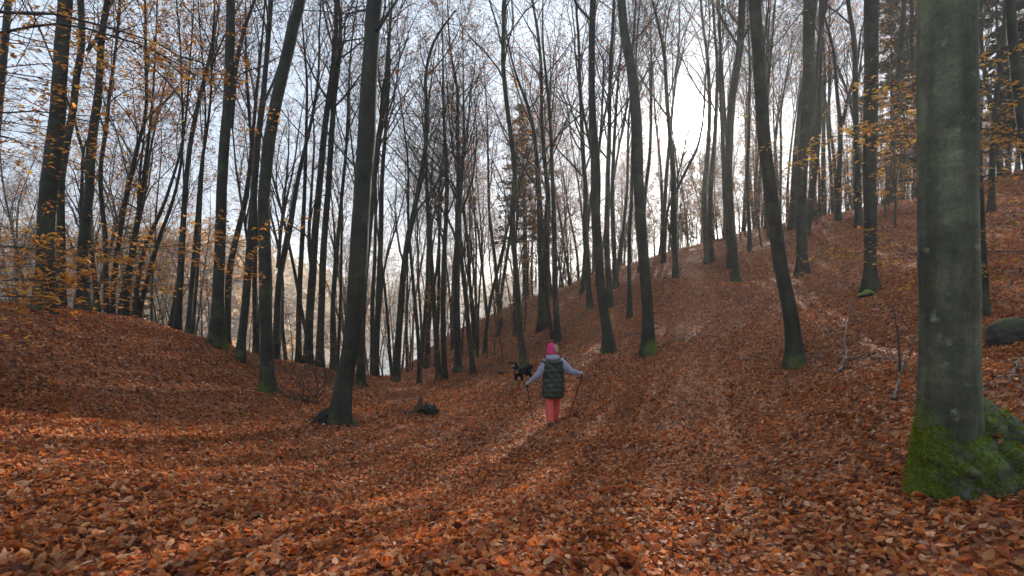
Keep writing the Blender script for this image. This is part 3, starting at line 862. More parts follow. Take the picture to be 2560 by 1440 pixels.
hero('slim grey beech left of the leaning grey trunk', [(1477, 772, 15), (1470, 698, 14), (1462, 581, 13), (1465, 514, 13), (1467, 470, 12), (1460, 420, 12), (1455, 302, 10), (1449, 168, 8), (1448, 101, 7), (1438, 0, 5)], leaves=0.3, crown=0.3, nb=18)
hero('leaning grey beech with splayed roots right of the walker', [(1524, 880, 34), (1519, 833, 26), (1506, 765, 24), (1496, 681, 23), (1489, 581, 23), (1486, 514, 24), (1488, 470, 26), (1487, 420, 24), (1481, 336, 20), (1476, 235, 17), (1477, 101, 16), (1481, 0, 16)], leaves=0.2, moss=0.5, sides=14,
     forks=[([(1487, 430), (1478, 370), (1462, 290), (1448, 200), (1440, 120)], 9), ([(1490, 440), (1502, 350), (1508, 250), (1512, 150)], 8)])
hero('grey beech close behind the leaning grey trunk', [(1526, 770, 17), (1519, 681, 15), (1514, 581, 14), (1517, 514, 13), (1516, 450, 12), (1520, 380, 11), (1522, 269, 9), (1523, 168, 9), (1532, 67, 8), (1535, 0, 8)], leaves=0.3, crown=0.35)
hero('slim beech of the pair behind the leaning grey trunk, the right one', [(1540, 720, 13), (1533, 581, 12), (1530, 480, 11), (1533, 403, 9), (1542, 235, 7), (1552, 134, 5)], leaves=0.5, crown=0.35)
hero('thin beech on the slope left of the crooked-topped trunk', [(1575, 796, 13), (1572, 715, 11), (1570, 598, 10), (1575, 514, 9), (1577, 400, 8), (1580, 260, 6)], leaves=0.4, crown=0.4)
hero('tall hazy beech with a crook near its top, nearest right of the walker', [(1620, 886, 38), (1622, 799, 30), (1613, 681, 28), (1605, 581, 27), (1599, 480, 28), (1597, 437, 28), (1594, 302, 28), (1586, 202, 26), (1575, 134, 24), (1562, 84, 22), (1555, 0, 22)], leaves=0.2, moss=0.55, mossh=0.9, sides=16,
     forks=[([(1580, 130), (1586, 100), (1589, 50), (1594, -20)], 8)])
hero('slender beech below the sun on the bare slope', [(1690, 695, 15), (1686, 614, 14), (1683, 514, 14), (1686, 437, 14), (1676, 353, 12), (1667, 235, 10), (1663, 134, 9), (1640, 34, 7)], leaves=0.3, crown=0.4,
     forks=[([(1685, 490), (1712, 430), (1742, 375), (1755, 300), (1758, 200), (1768, 80)], 8)])
hero('twin-stemmed hazy beech on the slope right below the sun, left stem', [(1767, 658, 13), (1762, 581, 13), (1758, 480, 13), (1766, 403, 12), (1773, 269, 10), (1768, 151, 8), (1752, 34, 6)], leaves=0.3, crown=0.4)
hero('twin-stemmed hazy beech on the slope right below the sun, right stem', [(1780, 652, 13), (1772, 560, 12), (1776, 450, 12), (1786, 320, 10), (1792, 180, 8)], leaves=0.3, crown=0.4)
hero('hazy beech forking at mid height between the sun and the bent trunk', [(1839, 706, 19), (1834, 614, 18), (1826, 514, 18), (1820, 450, 20), (1824, 330, 20), (1830, 235, 20), (1850, 134, 19), (1855, 0, 18)], leaves=0.3,
     forks=[([(1822, 400), (1812, 320), (1806, 240), (1800, 160), (1790, 80)], 9)])
hero('faint stem just behind the hazy forked beech', [(1826, 668, 13), (1818, 581, 13), (1810, 480, 13), (1806, 380, 11), (1800, 260, 9)], leaves=0.3)
hero('thin faint beech left of the bent trunk, high on the slope', [(1875, 628, 11), (1871, 547, 10), (1866, 480, 10), (1870, 300, 8), (1872, 160, 6)], leaves=0.4)
hero('thick bent beech curving left as it rises from the right slope', [(1992, 916, 44), (1985, 849, 40), (1978, 800, 39), (1964, 732, 37), (1946, 648, 37), (1934, 547, 36), (1924, 480, 35), (1906, 336, 34), (1898, 202, 33), (1888, 67, 33), (1882, 0, 32)], leaves=0.2, moss=0.45, sides=16, pal='yellow',
     forks=[([(1900, 180), (1915, 120), (1922, 60), (1935, -20)], 8)])
hero('straight hazy beech with a dark foot right of the bent trunk', [(2006, 690, 34), (2003, 630, 27), (2001, 581, 26), (1999, 480, 27), (2004, 380, 29), (2011, 269, 30), (2015, 168, 30), (2017, 0, 30)], leaves=0.6, pal='yellow', sides=14,
     forks=[([(2014, 350), (2034, 290), (2046, 218), (2054, 101), (2070, -20)], 13)])
hero('grey beech with a broad one-sided foot left of the huge mossy trunk', [(2176, 726, 42), (2174, 680, 32), (2174, 648, 31), (2175, 564, 33), (2173, 480, 34), (2173, 403, 37), (2175, 202, 38), (2174, 0, 38)], leaves=0.8, low=3, pal='yellow', sides=16, flare=0.75)
hero('faint upright stem directly left behind the broad-footed grey beech', [(2147, 568, 19), (2147, 480, 18), (2146, 300, 16), (2144, 100, 14)], leaves=0.6, pal='yellow')
hero('forked beech on the hill brow between two hazy trunks', [(2095, 553, 22), (2096, 480, 15), (2101, 437, 14), (2107, 302, 12), (2098, 235, 10), (2090, 120, 8)], leaves=0.8, pal='rust',
     forks=[([(2106, 310), (2120, 250), (2147, 168), (2156, 90)], 10)])
hero('thin stem on the hill brow right of the straight hazy beech', [(2059, 541, 14), (2060, 480, 13), (2063, 336, 11), (2066, 180, 8)], leaves=0.6, pal='rust')
hero('pale stem half hidden right of the straight hazy beech', [(2030, 551, 22), (2030, 480, 20), (2031, 330, 17), (2040, 160, 12)], leaves=0.5, pal='rust')
hero('thin far stem left of the straight hazy beech on the brow', [(1915, 566, 11), (1913, 480, 10), (1911, 330, 9), (1912, 160, 6)], d=30, leaves=0.4)
hero('dark leaning trunk in the top right corner behind the huge trunk', [(2600, 560, 40), (2575, 400, 34), (2555, 230, 32), (2536, 0, 30)], d=13.5, leaves=0.5, pal='yellow')
hero('slim dark stem showing right of the huge trunk near the top', [(2478, 470, 18), (2485, 340, 17), (2499, 202, 16), (2513, 118, 15), (2521, 0, 14)], d=17, leaves=0.5, pal='yellow')
hero('dark stem peeping out behind the right edge of the huge mossy trunk', [(2462, 800, 26), (2462, 700, 24), (2458, 500, 22), (2452, 250, 20), (2446, 0, 18)], d=9.0, leaves=0.2, moss=0.4)
hero('dark trunk cut by the left picture edge near the top', [(-60, 800, 30), (-35, 500, 26), (-12, 250, 24), (6, 60, 22), (12, 0, 21)], d=14, leaves=0.5, low=3)

# ------------------------------------------------------------------ the huge mossy beech on the right
def blob(name, parts, voxel, smooth=3, mat=None, colf=None, noise=0.0):
    """closed pieces melted into ONE continuous surface. parts: ('e', centre, radii[, rotz]) or ('t', pts, radii)"""
    import bmesh
    bm = bmesh.new()
    for p in parts:
        if p[0] == 'e':
            ret = bmesh.ops.create_icosphere(bm, subdivisions=3, radius=1.0)
            M = Matrix.Translation(Vector(p[1])) @ (Matrix.Rotation(p[3], 4, 'Z') if len(p) > 3 else Matrix.Identity(4)) @ Matrix.Diagonal((*p[2], 1))
            bmesh.ops.transform(bm, matrix=M, verts=ret['verts'])
        else:
            pts, rad = np.array(p[1], float), np.array(p[2], float)
            for a in range(len(pts) - 1):
                L = np.linalg.norm(pts[a + 1] - pts[a])
                n = max(2, int(L / (0.45 * min(rad[a], rad[a + 1]))))
                for i in range(n + 1):
                    f = i / n
                    c = pts[a] * (1 - f) + pts[a + 1] * f
                    r = rad[a] * (1 - f) + rad[a + 1] * f
                    ret = bmesh.ops.create_icosphere(bm, subdivisions=2, radius=r)
                    bmesh.ops.translate(bm, verts=ret['verts'], vec=Vector(c))
    me = bpy.data.meshes.new('tmp')
    bm.to_mesh(me); bm.free()
    o = bpy.data.objects.new('tmp', me)
    COL.objects.link(o)
    md = o.modifiers.new('r', 'REMESH'); md.mode = 'VOXEL'; md.voxel_size = voxel
    if smooth:
        ms = o.modifiers.new('s', 'SMOOTH'); ms.iterations = smooth; ms.factor = 0.5
    dg = bpy.context.evaluated_depsgraph_get()
    out = bpy.data.meshes.new_from_object(o.evaluated_get(dg))
    out.name = name
    bpy.data.objects.remove(o)
    bpy.data.meshes.remove(me)
    out.materials.clear()
    if mat: out.materials.append(mat)
    out.shade_smooth()
    if noise:
        V = np.empty(len(out.vertices) * 3, np.float32); out.vertices.foreach_get('co', V); V = V.reshape(-1, 3)
        N = np.empty(len(out.vertices) * 3, np.float32); out.vertices.foreach_get('normal', N); N = N.reshape(-1, 3)
        rg2 = np.random.default_rng(len(V)); t_ = 0
        for f_ in (9, 14, 22, 35, 60, 90):
            w_ = rg2.normal(0, f_, (3, 3)); p_ = rg2.uniform(0, 6.28, 3)
            q_ = np.sin(V @ w_ + p_)
            t_ = t_ + (q_[:, 0] * q_[:, 1] + 0.5 * q_[:, 2]) * (9.0 / f_) ** 0.8
        V = V + N * (t_ * noise)[:, None]
        out.vertices.foreach_set('co', V.astype(np.float32).ravel()); out.update()
    if colf is not None:
        V = np.empty(len(out.vertices) * 3, np.float32)
        out.vertices.foreach_get('co', V); V = V.reshape(-1, 3)
        N = np.empty(len(out.vertices) * 3, np.float32)
        out.vertices.foreach_get('normal', N); N = N.reshape(-1, 3)
        C = np.ones((len(V), 4), np.float32)
        C[:, :3] = colf(V, N)
        at = out.color_attributes.new('Col', 'FLOAT_COLOR', 'POINT')
        at.data.foreach_set('color', C.ravel())
    return out

def tuft_mesh(name, P, N, ln, wd, pal, mat):
    """short pointed blades (moss, fur) standing on points P along normals N"""
    rng = RNG
    n = len(P)
    d = N + rng.normal(0, 0.45, (n, 3)); d /= np.linalg.norm(d, axis=1, keepdims=True)
    s = np.cross(d, rng.normal(0, 1, (n, 3))); s /= np.linalg.norm(s, axis=1, keepdims=True)
    L = (ln * rng.uniform(0.5, 1.3, n))[:, None]
    V = np.stack([P - s * wd, P + s * wd, P + d * L], 1).reshape(-1, 3)
    pal = np.array(pal)
    C = np.repeat(pal[rng.integers(0, len(pal), n)] * rng.uniform(0.7, 1.3, (n, 1)), 3, axis=0)
    return mk(name, V, [np.arange(3 * n).reshape(-1, 3)], mat, C, smooth=False)

def surf_points(me, n, keep):
    V = np.empty(len(me.vertices) * 3, np.float32); me.vertices.foreach_get('co', V); V = V.reshape(-1, 3)
    N = np.empty(len(me.vertices) * 3, np.float32); me.vertices.foreach_get('normal', N); N = N.reshape(-1, 3)
    k = np.nonzero(keep(V, N))[0]
    i = RNG.choice(k, n)
    return V[i] + RNG.normal(0, 0.008, (n, 3)), N[i]

random.seed(99)
DB = 3.72
hb = hit(2372, 1205)
bx0 = (2372 - 1280) / F * DB
base = np.array([bx0, DB, g1z(bx0, DB)])
big = empty('beech_tree', base, 'huge grey beech with bright green mossy swollen foot at the right edge', 'tree', GROUP)
rB = 160 * DB * math.cos(math.atan((2372 - 1280) / F)) / (2 * F)
Pt = [(0, 0, -0.4), (0, 0, 0.2), (0.0, 0, 0.9), (-0.005, 0, 2.0), (0.0, 0.02, 3.4), (0.02, 0.0, 5.5), (0.1, 0.1, 9.0), (0.0, 0.3, 13), (0.3, 0.2, 18), (0.3, 0.1, 23)]
Rt = [rB * 1.3, rB * 1.15, rB * 1.02, rB * 0.985, rB * 0.99, rB * 0.97, rB * 0.85, rB * 0.65, rB * 0.35, 0.03]
P_, R_ = resample(Pt, Rt, 0.07)
# the trunk proper, finely cut, with swellings
n, sd = len(P_), 72
a = np.arange(sd) * 2 * math.pi / sd
h = P_[:, 2]
fl = 0.22 * np.exp(-np.maximum(h, 0) / 0.30)
lob = 1 + 0.5 * np.cos(4 * a + 0.6) + 0.3 * np.cos(7 * a + 2.0)
mult = 1 + fl[:, None] * lob[None]
for f1, f2, am in [(1, 0.9, 0.012), (2, 2.1, 0.012), (3, 3.6, 0.010), (5, 6.0, 0.008), (4, 11.0, 0.006), (7, 17.0, 0.004)]:
    mult = mult * (1 + am * np.sin(f1 * a[None] + f2 * h[:, None] + f1 * 1.7))
mult *= 1 + 0.035 * np.exp(-((h - 1.78) / 0.09) ** 2)[:, None] * (0.6 + 0.4 * np.cos(a - math.pi))[None]
V = P_[:, None, :] + (R_[:, None] * mult)[..., None] * np.stack([np.cos(a), np.sin(a), 0 * a], -1)[None]
i = np.arange(n - 1)[:, None] * sd; j = np.arange(sd)[None]; j2 = (j + 1) % sd
q = np.stack([i + j, i + j2, i + sd + j2, i + sd + j], -1).reshape(-1, 4)
cosL = np.cos(a - math.pi * 0.97)
mo = np.clip(1.2 - h[:, None] / (0.30 + 0.42 * np.clip(cosL, 0, 1))[None], 0, 1) * (0.55 + 0.45 * np.clip(cosL, 0, 1))[None]
mo = np.maximum(mo, 0.30 * np.clip(np.cos(a - math.pi), 0, 1)[None] * np.exp(-np.maximum(h, 0) / 3.0)[:, None])
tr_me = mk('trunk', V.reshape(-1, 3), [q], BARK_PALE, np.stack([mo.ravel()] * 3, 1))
trunk = link('trunk', tr_me, big)
def sl(dx, dy):
    return g1z(base[0] + dx, base[1] + dy) - base[2]
rp = []
def root_chain(pts, rad):
    rp.append(('t', [(x, y, sl(x, y) + z) for x, y, z in pts], rad))
root_chain([(-0.06, -0.04, 0.42), (-0.10, -0.10, 0.28), (-0.12, -0.16, 0.10), (-0.12, -0.22, -0.10)], [0.19, 0.16, 0.13, 0.08])
root_chain([(0.04, -0.10, 0.34), (0.08, -0.20, 0.18), (0.10, -0.28, 0.04), (0.12, -0.36, -0.12)], [0.18, 0.15, 0.12, 0.07])
root_chain([(0.08, 0.0, 0.66), (0.24, -0.04, 0.46), (0.42, -0.10, 0.30), (0.66, -0.16, 0.12), (0.95, -0.2, -0.08)], [0.17, 0.16, 0.14, 0.11, 0.06])
root_chain([(0.18, -0.1, 0.3), (0.32, -0.22, 0.18), (0.46, -0.32, 0.04), (0.58, -0.42, -0.1)], [0.14, 0.12, 0.10, 0.05])
root_chain([(0.2, 0.12, 0.3), (0.42, 0.2, 0.18), (0.7, 0.3, 0.0), (0.9, 0.4, -0.1)], [0.13, 0.10, 0.07, 0.04])
rp += [('e', (-0.15, -0.14, 0.32), (0.11, 0.11, 0.07)), ('e', (-0.05, -0.20, 0.27), (0.13, 0.10, 0.06)), ('e', (0.22, -0.25, 0.22), (0.15, 0.11, 0.06)), ('e', (0.42, -0.18, 0.30), (0.14, 0.10, 0.05)), ('e', (0.04, -0.02, 0.3), (0.22, 0.20, 0.36))]
def rcol(V, N):
    top = np.clip(0.12 + 0.55 * N[:, 2] - 0.75 * N[:, 0] + 0.25 * np.sin(V[:, 0] * 23 + V[:, 2] * 17), 0.0, 1)
    bare = ((V[:, 0] > -0.16) & (V[:, 0] < 0.06) & (V[:, 2] < 0.16))
    mo = np.where(bare, 0.0, top * 1.1)
    return np.stack([mo] * 3, 1)
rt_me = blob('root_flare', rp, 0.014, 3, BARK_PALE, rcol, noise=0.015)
rootf = link('root_flare', rt_me, big)
MP = [(0.24, 0.32, 0.022), (0.15, 0.22, 0.016), (0.34, 0.40, 0.03), (0.08, 0.13, 0.01)]  # moss greens, brightened to paint in sunlight on the left rim
p1, n1_ = surf_points(rt_me, 26000, lambda V, N: (N[:, 2] > -0.35) & ~((V[:, 0] > -0.16) & (V[:, 0] < 0.06) & (V[:, 2] < 0.16)) & (RNG.random(len(V)) < np.clip(0.08 + 0.45 * N[:, 2] - 0.8 * N[:, 0], 0.03, 1)))
link('moss', tuft_mesh('moss', p1, n1_, 0.022, 0.0022, MP, MOSS), rootf)['kind'] = 'stuff'
p2, n2_ = surf_points(tr_me, 9000, lambda V, N: (V[:, 2] > 0) & (V[:, 2] < 1.0) & (V[:, 0] < -0.10 - 0.12 * V[:, 2]) & (RNG.random(len(V)) < 1.2 - V[:, 2]))
p2[:, 2] += RNG.normal(0, 0.03, len(p2))
lq, ln_ = surf_points(rt_me, 60, lambda V, N: (N[:, 2] > 0.75) & (V[:, 2] > 0.05))
LEAF_SPOTS = [base + q for q in lq[:22]]
link('moss', tuft_mesh('moss', p2, n2_, 0.018, 0.002, MP, MOSS), trunk)['kind'] = 'stuff'
acc, tips = Tubes(), []
for k in range(16):
    hh = 8.5 + 14 * (k + rnd(0, 1)) / 16
    iq = int(np.searchsorted(P_[:, 2], hh)); iq = min(iq, len(P_) - 2)
    grow(acc, tips, P_[iq], side_dir((0, 0, 1.0), rnd(0.5, 1.0), k * 2.4), rnd(3, 6), R_[iq] * 0.45, 0, 3, (5, 4, 2), 0.005)
crown = link('crown', acc.build('crown', BARK_TWIG), big)
link('leaves', leaves_mesh('leaves', tip_points(tips, 0.5, 0.05), 0.075, 'yellow', (0, 0, 0)), crown)

# ------------------------------------------------------------------ leafy beech standing outside the left edge, its limbs reach into view
random.seed(123)
def limb_tree(label, x, y, limbs, dl, group, H=14, r=0.16, lsz=0.07, dens=2.2, pal='rust'):
    b0 = np.array([x, y, g1z(x, y)])
    root = empty('beech_tree', b0, label, 'tree', group)
    P = wpath(b0 - np.array([0, 0, .35]), (0.02, 0, 1), H, 14, 0.03, 0.05)
    link('trunk', trunk_mesh('trunk', P, np.linspace(r, 0.03, 15), b0, sides=14, seed=4), root)
    acc, tips = Tubes(), []
    for (pp, w, d0, d1, nsub) in limbs:
        Q = [PX(px, py, d0 + (d1 - d0) * i / (len(pp) - 1)) for i, (px, py) in enumerate(pp)]
        z0 = Q[0][2]
        Q.insert(0, np.array([x, y, z0 - 0.25]))
        r0 = w * d0 / (2 * F)
        Qr, rr = resample(Q, np.linspace(r0, r0 * 0.35, len(Q)), 0.25)
        Qr[1:-1] += RNG.normal(0, 0.012, Qr[1:-1].shape)
        acc.add(Qr, rr, 6)
        side = 1
        for k in range(nsub):
            t = 0.22 + 0.78 * (k + rnd(0, 1)) / nsub
            i = min(int(t * (len(Qr) - 1)), len(Qr) - 2)
            tg = unit(Qr[i + 1] - Qr[i])
            side = -side
            dd = unit(tg * rnd(0.5, 1.0) + side * np.cross(tg, (0, 0, 1.0)) * rnd(0.5, 1.0) + np.array([0, 0, rnd(-0.35, 0.25)]))
            grow(acc, tips, Qr[i], dd, rnd(0.5, 1.3), max(rr[i] * 0.45, 0.005), 1, 3, (4, 3, 3), 0.0028, -0.01, 0.12)
        tips.append(Qr[-4:])
    cr = link('crown', acc.build('crown', BARK_TWIG, b0), root)
    link('leaves', leaves_mesh('leaves', tip_points(tips, dens, 0.04), lsz, pal, b0, flat=0.3), cr)
    return root
limb_tree('leafy beech just beyond the left edge, its long bare limbs arching into the picture', -7.6, 5.6, [
    ([(-40, 40), (0, 23), (67, 20), (134, 30), (201, 47), (269, 67), (336, 91), (437, 124), (504, 158), (568, 191), (610, 205)], 8.5, 5.6, 6.6, 16),
    ([(-40, 90), (0, 72), (84, 60), (134, 52), (201, 62), (302, 82), (370, 121), (437, 151), (487, 181), (515, 205)], 8, 5.4, 6.2, 16),
    ([(-40, 168), (0, 161), (67, 156), (130, 158), (210, 160), (330, 175)], 4, 5.2, 5.8, 9),
    ([(-40, 160), (0, 171), (67, 181), (128, 195), (180, 215)], 5, 5.0, 5.4, 9),
    ([(-40, 262), (0, 272), (60, 285), (118, 285), (201, 279), (250, 290)], 6, 5.0, 5.8, 9),
    ([(-40, 300), (0, 296), (50, 290), (105, 300), (150, 320)], 4, 5.0, 5.4, 6),
    ([(-40, 308), (0, 316), (50, 331), (81, 346), (92, 385)], 5, 5.0, 5.3, 5)], None, GROUP, dens=2.8, pal='gold')
limb_tree('young beech outside the left edge holding low level sprays of orange leaves', -8.2, 7.0, [
    ([(-40, 612), (0, 616), (67, 619), (141, 628), (201, 629), (302, 624), (370, 618), (470, 611), (571, 604), (640, 606)], 5, 6.0, 7.6, 24),
    ([(-40, 700), (0, 702), (80, 700), (160, 706), (260, 704), (330, 712)], 4, 6.2, 7.2, 14),
    ([(-40, 735), (0, 738), (60, 742), (130, 745)], 4, 6.0, 6.3, 8),
    ([(-40, 660), (0, 664), (50, 668), (100, 665)], 3, 6.0, 6.3, 6)], None, GROUP, H=9, r=0.07, dens=4.2, lsz=0.085, pal='gold')
limb_tree('beech outside the right edge trailing yellow leaf sprays behind the huge trunk', 11.2, 8.4, [
    ([(2580, 80), (2520, 110), (2440, 160), (2300, 190), (2200, 220)], 5, 8.2, 9.8, 14),
    ([(2580, 190), (2520, 215), (2460, 225), (2390, 235)], 4, 7.6, 8.0, 9),
    ([(2580, 330), (2500, 340), (2380, 340), (2250, 335), (2120, 340), (2010, 345)], 4, 7.6, 9.6, 20),
    ([(2580, 430), (2500, 440), (2380, 450), (2250, 448), (2150, 455)], 4, 7.4, 9.0, 16),
    ([(2580, 625), (2480, 628), (2330, 640), (2200, 640), (2070, 622)], 3, 7.2, 9.0, 16)], None, GROUP, H=12, r=0.12, dens=4.0, lsz=0.09, pal='yellow')

# ------------------------------------------------------------------ background trees
PROTO = []
for s in range(10):
    random.seed(1000 + s)
    PROTO.append(proto(1000 + s, [17, 19, 15, 21, 18, 16, 20, 14, 18.5, 17.5][s], [.12, .15, .09, .17, .13, .10, .15, .08, .12, .11][s], ['dull', 'rust', 'gold', 'dull', 'rust', 'dull', 'gold', 'rust', 'dull', 'dull'][s], [0.35, 0.4, 0.7, 0.25, 0.5, 0.3, 0.5, 0.8, 0.3, 0.45][s], [.38, .45, .3, .5, .35, .42, .4, .3, .45, .36][s], [3, 2, 4, 2, 3, 3, 1, 2, 4, 3][s], [3, 2, 6, 1, 4, 3, 4, 6, 2, 4][s]))
random.seed(4242)
taken = []
for o in bpy.data.objects:
    if o.type == 'EMPTY':
        taken.append((o.location.x, o.location.y))
MARKS = [(-400, 'left picture edge'), (115, 'big left beech'), (212, 'thick forked beech'), (335, 'left cluster'), (458, 'zigzag-topped beech'), (555, 'green-footed beech'), (668, 'thick upright beech'), (795, 'close dark pair'), (890, 'great dark trunk'), (1010, 'kinked beech'), (1143, 'wavy-topped beech'), (1290, 'dog-side beech'), (1360, 'double clump'), (1490, 'leaning grey beech'), (1605, 'crook-topped beech'), (1685, 'sunward beech'), (1830, 'hazy forked beech'), (1935, 'bent beech'), (2004, 'straight hazy beech'), (2174, 'broad-footed beech'), (2372, 'huge mossy beech'), (2900, 'right picture edge')]
def between(px):
    for (a, n1), (b, n2) in zip(MARKS[:-1], MARKS[1:]):
        if a <= px < b:
            return n1, n2
PTRAIT = ['nearly bare', 'with rust leaves', 'with golden leaves', 'nearly bare', 'with rust leaves', 'nearly bare', 'with golden leaves', 'with rust leaves', 'nearly bare', 'nearly bare']
def scatter(n, px0, px1, d0, d1, gap, protos, smin=0.8, smax=1.15):
    done = tries = 0
    while done < n and tries < n * 60:
        tries += 1
        px = rnd(px0, px1); d = math.sqrt(rnd(d0 * d0, d1 * d1))
        x = (px - 1280) / F * d
        if (1692 < px < 1756 and protos[0] < 10) or any((x - a) ** 2 + (d - c) ** 2 < gap * gap for a, c in taken):
            continue
        taken.append((x, d))
        z = g1z(x, d)
        k = random.choice(protos); sc = rnd(smin, smax)
        adj = 'stout' if PROTO_R[k] * sc > 0.135 else ('thin' if PROTO_R[k] * sc < 0.09 else 'slender')
        n1, n2 = between(px)
        if k < 10:
            fa = 'far' if d < d0 + (d1 - d0) * 0.4 else ('farther' if d < d0 + (d1 - d0) * 0.7 else 'farthest')
            lb = f'{adj} {fa} beech {PTRAIT[k]} between the {n1} and the {n2}'
            place(PROTO[k], (x, d, z), rnd(0, 6.28), sc, lb, f'far beeches between the {n1} and the {n2}', tilt=(random.gauss(0, 0.03), random.gauss(0, 0.035)))
        else:
            lb = f'{"low" if sc < 0.98 else "tall"} twiggy {"rust" if k == 11 else "brown"} young beech between the {n1} and the {n2}'
            place(PROTO[k], (x, d, z), rnd(0, 6.28), sc, lb, f'young twiggy beeches between the {n1} and the {n2}', 'beech_sapling', (random.gauss(0, 0.03), random.gauss(0, 0.035)), 'sapling')
        done += 1
for s_ in range(3):     # young undergrowth beeches, twiggy from low down
    PROTO.append(proto(1100 + s_, [9.5, 11.5, 8.0][s_], [.055, .065, .05][s_], ['dull', 'rust', 'dull'][s_], [1.0, 0.9, 1.3][s_], 0.1, 2, 8))
PTRAIT += ['low and twiggy'] * 3
random.seed(4243)
PROTO_R = [.12, .15, .09, .17, .13, .10, .15, .08, .12, .11, .055, .065, .05]
scatter(42, -120, 860, 19.5, 44, 0.9, [0, 2, 4, 5, 6, 7, 9, 2])
scatter(72, 840, 1320, 24, 55, 0.8, [0, 1, 4, 5, 8, 9, 7, 7, 2])
scatter(38, 1300, 1830, 25, 52, 0.9, [0, 1, 5, 4, 5, 8, 9, 7])
scatter(46, 1800, 2640, 23, 48, 0.9, [0, 1, 2, 3, 6, 8, 4])
scatter(70, 1380, 2600, 34, 56, 0.7, [10, 11, 12])
scatter(8, 1150, 1400, 30, 50, 0.7, [10, 11, 12])
# the wood going on behind the ridge: too far and too many to tell apart
acc = Tubes()
lp = []
for k in range(210):
    px = rnd(1300, 2500); d = rnd(40, 80)
    x = (px - 1280) / F * d
    H = rnd(8, 14.5) * (1 if d > 50 else 0.8); r = rnd(0.06, 0.13)
    P = wpath((x, d, g1z(x, d) - 0.4), (rnd(-.05, .05), rnd(-.05, .05), 1), H, 10, 0.04, 0.04)
    acc.add(P, [r * (1 - 0.9 * i / 10) for i in range(11)], 5)
    tips = []
    for b_ in range(10):
        i = random.randrange(2, 10)
        grow(acc, tips, P[i], side_dir((0, 0, 1.0), rnd(0.4, 1.1), b_ * 2.4), H * rnd(0.15, 0.28), r * 0.4, 1, 3, (3, 2, 2), 0.012, 0.05, 0.13)
    lp += tip_points(tips, 0.7, 0.1)
rw = prop(link('ridge_woods', acc.build('ridge_woods', BARK_TWIG)), 'hazy mass of bare trees beyond the ridge', 'woods', kind='stuff')
prop(link('ridge_woods_leaves', leaves_mesh('ridge_woods_leaves', lp, 0.17, 'rust', (0, 0, 0), detail=0), rw), kind='stuff')

# ------------------------------------------------------------------ conifers
def conifer(label, px, py, d, H, group='dark conifers among the beeches', droop=-0.25, bare=0.25, seed=1):
    random.seed(seed)
    x = (px - 1280) / F * d
    b0 = np.array([x, d, g1z(x, d)])
    root = empty('conifer_tree', b0, label, 'tree', group)
    P = wpath((0, 0, -0.3), (0, 0, 1), H, 12, 0.01, 0.05)
    link('trunk', trunk_mesh('trunk', P, np.linspace(0.17, 0.02, 13), (0, 0, 0), sides=8, seed=seed, step=0.5), root)
    acc = Tubes(); pts = []
    zz = H * bare
    while zz < H * 0.98:
        k = (zz / H - bare) / (1 - bare)
        for b_ in range(5):
            L = (1 - k) ** 0.8 * 2.9 * rnd(0.6, 1.1) + 0.25
            az = rnd(0, 6.28)
            Q = wpath((P[min(12, int(zz / H * 12))][0], P[min(12, int(zz / H * 12))][1], zz), (math.cos(az), math.sin(az), 0.15), L, 5, 0.06, droop * 0.25)
            acc.add(Q, np.linspace(0.022, 0.006, 6), 3)
            for s_ in range(int(14 + 14 * L)):
                f = rnd(0.15, 1) * 5; ii = min(4, int(f))
                pts.append(Q[ii] + (Q[ii + 1] - Q[ii]) * (f - ii) + np.array([random.gauss(0, .12), random.gauss(0, .12), random.gauss(-0.06, .06)]))
        zz += rnd(0.35, 0.6)
    cr = link('crown', acc.build('crown', BARK_TWIG), root)
    pts = np.array(pts); n = len(pts)
    V, Fs, k = leaf_batch(pts, RNG.uniform(0, 6.28, n), RNG.normal(0, 0.6, n), RNG.uniform(0, 6.28, n), 0.34 * RNG.uniform(0.6, 1.2, n), RNG.normal(0, .2, n), RNG.normal(-.3, .2, n), 0)
    C = np.array([(0.022, 0.035, 0.016)]) * RNG.uniform(0.6, 1.6, (n, 1))
    link('needles', mk('needles', V, Fs, LEAF_TREE, np.repeat(C, k, axis=0), smooth=False), cr)
conifer('dark ragged conifer among the beeches above the dog', 1318, 760, 40, 17, seed=5, bare=0.3)
conifer('dark conifer on the right hill, left of the huge trunk', 2230, 500, 36, 19, seed=7, bare=0.15)
conifer('dark conifer behind the right side of the huge trunk', 2500, 440, 34, 20, seed=8, bare=0.12)
conifer('conifer between the broad-footed beech and the huge trunk', 2290, 480, 41, 19, seed=9, bare=0.12)
conifer('dark conifer at the far right picture edge', 2590, 420, 31, 18, seed=10, bare=0.12)
conifer('conifer half hidden among the golden leaves at the left', 330, 700, 40, 16, seed=11)

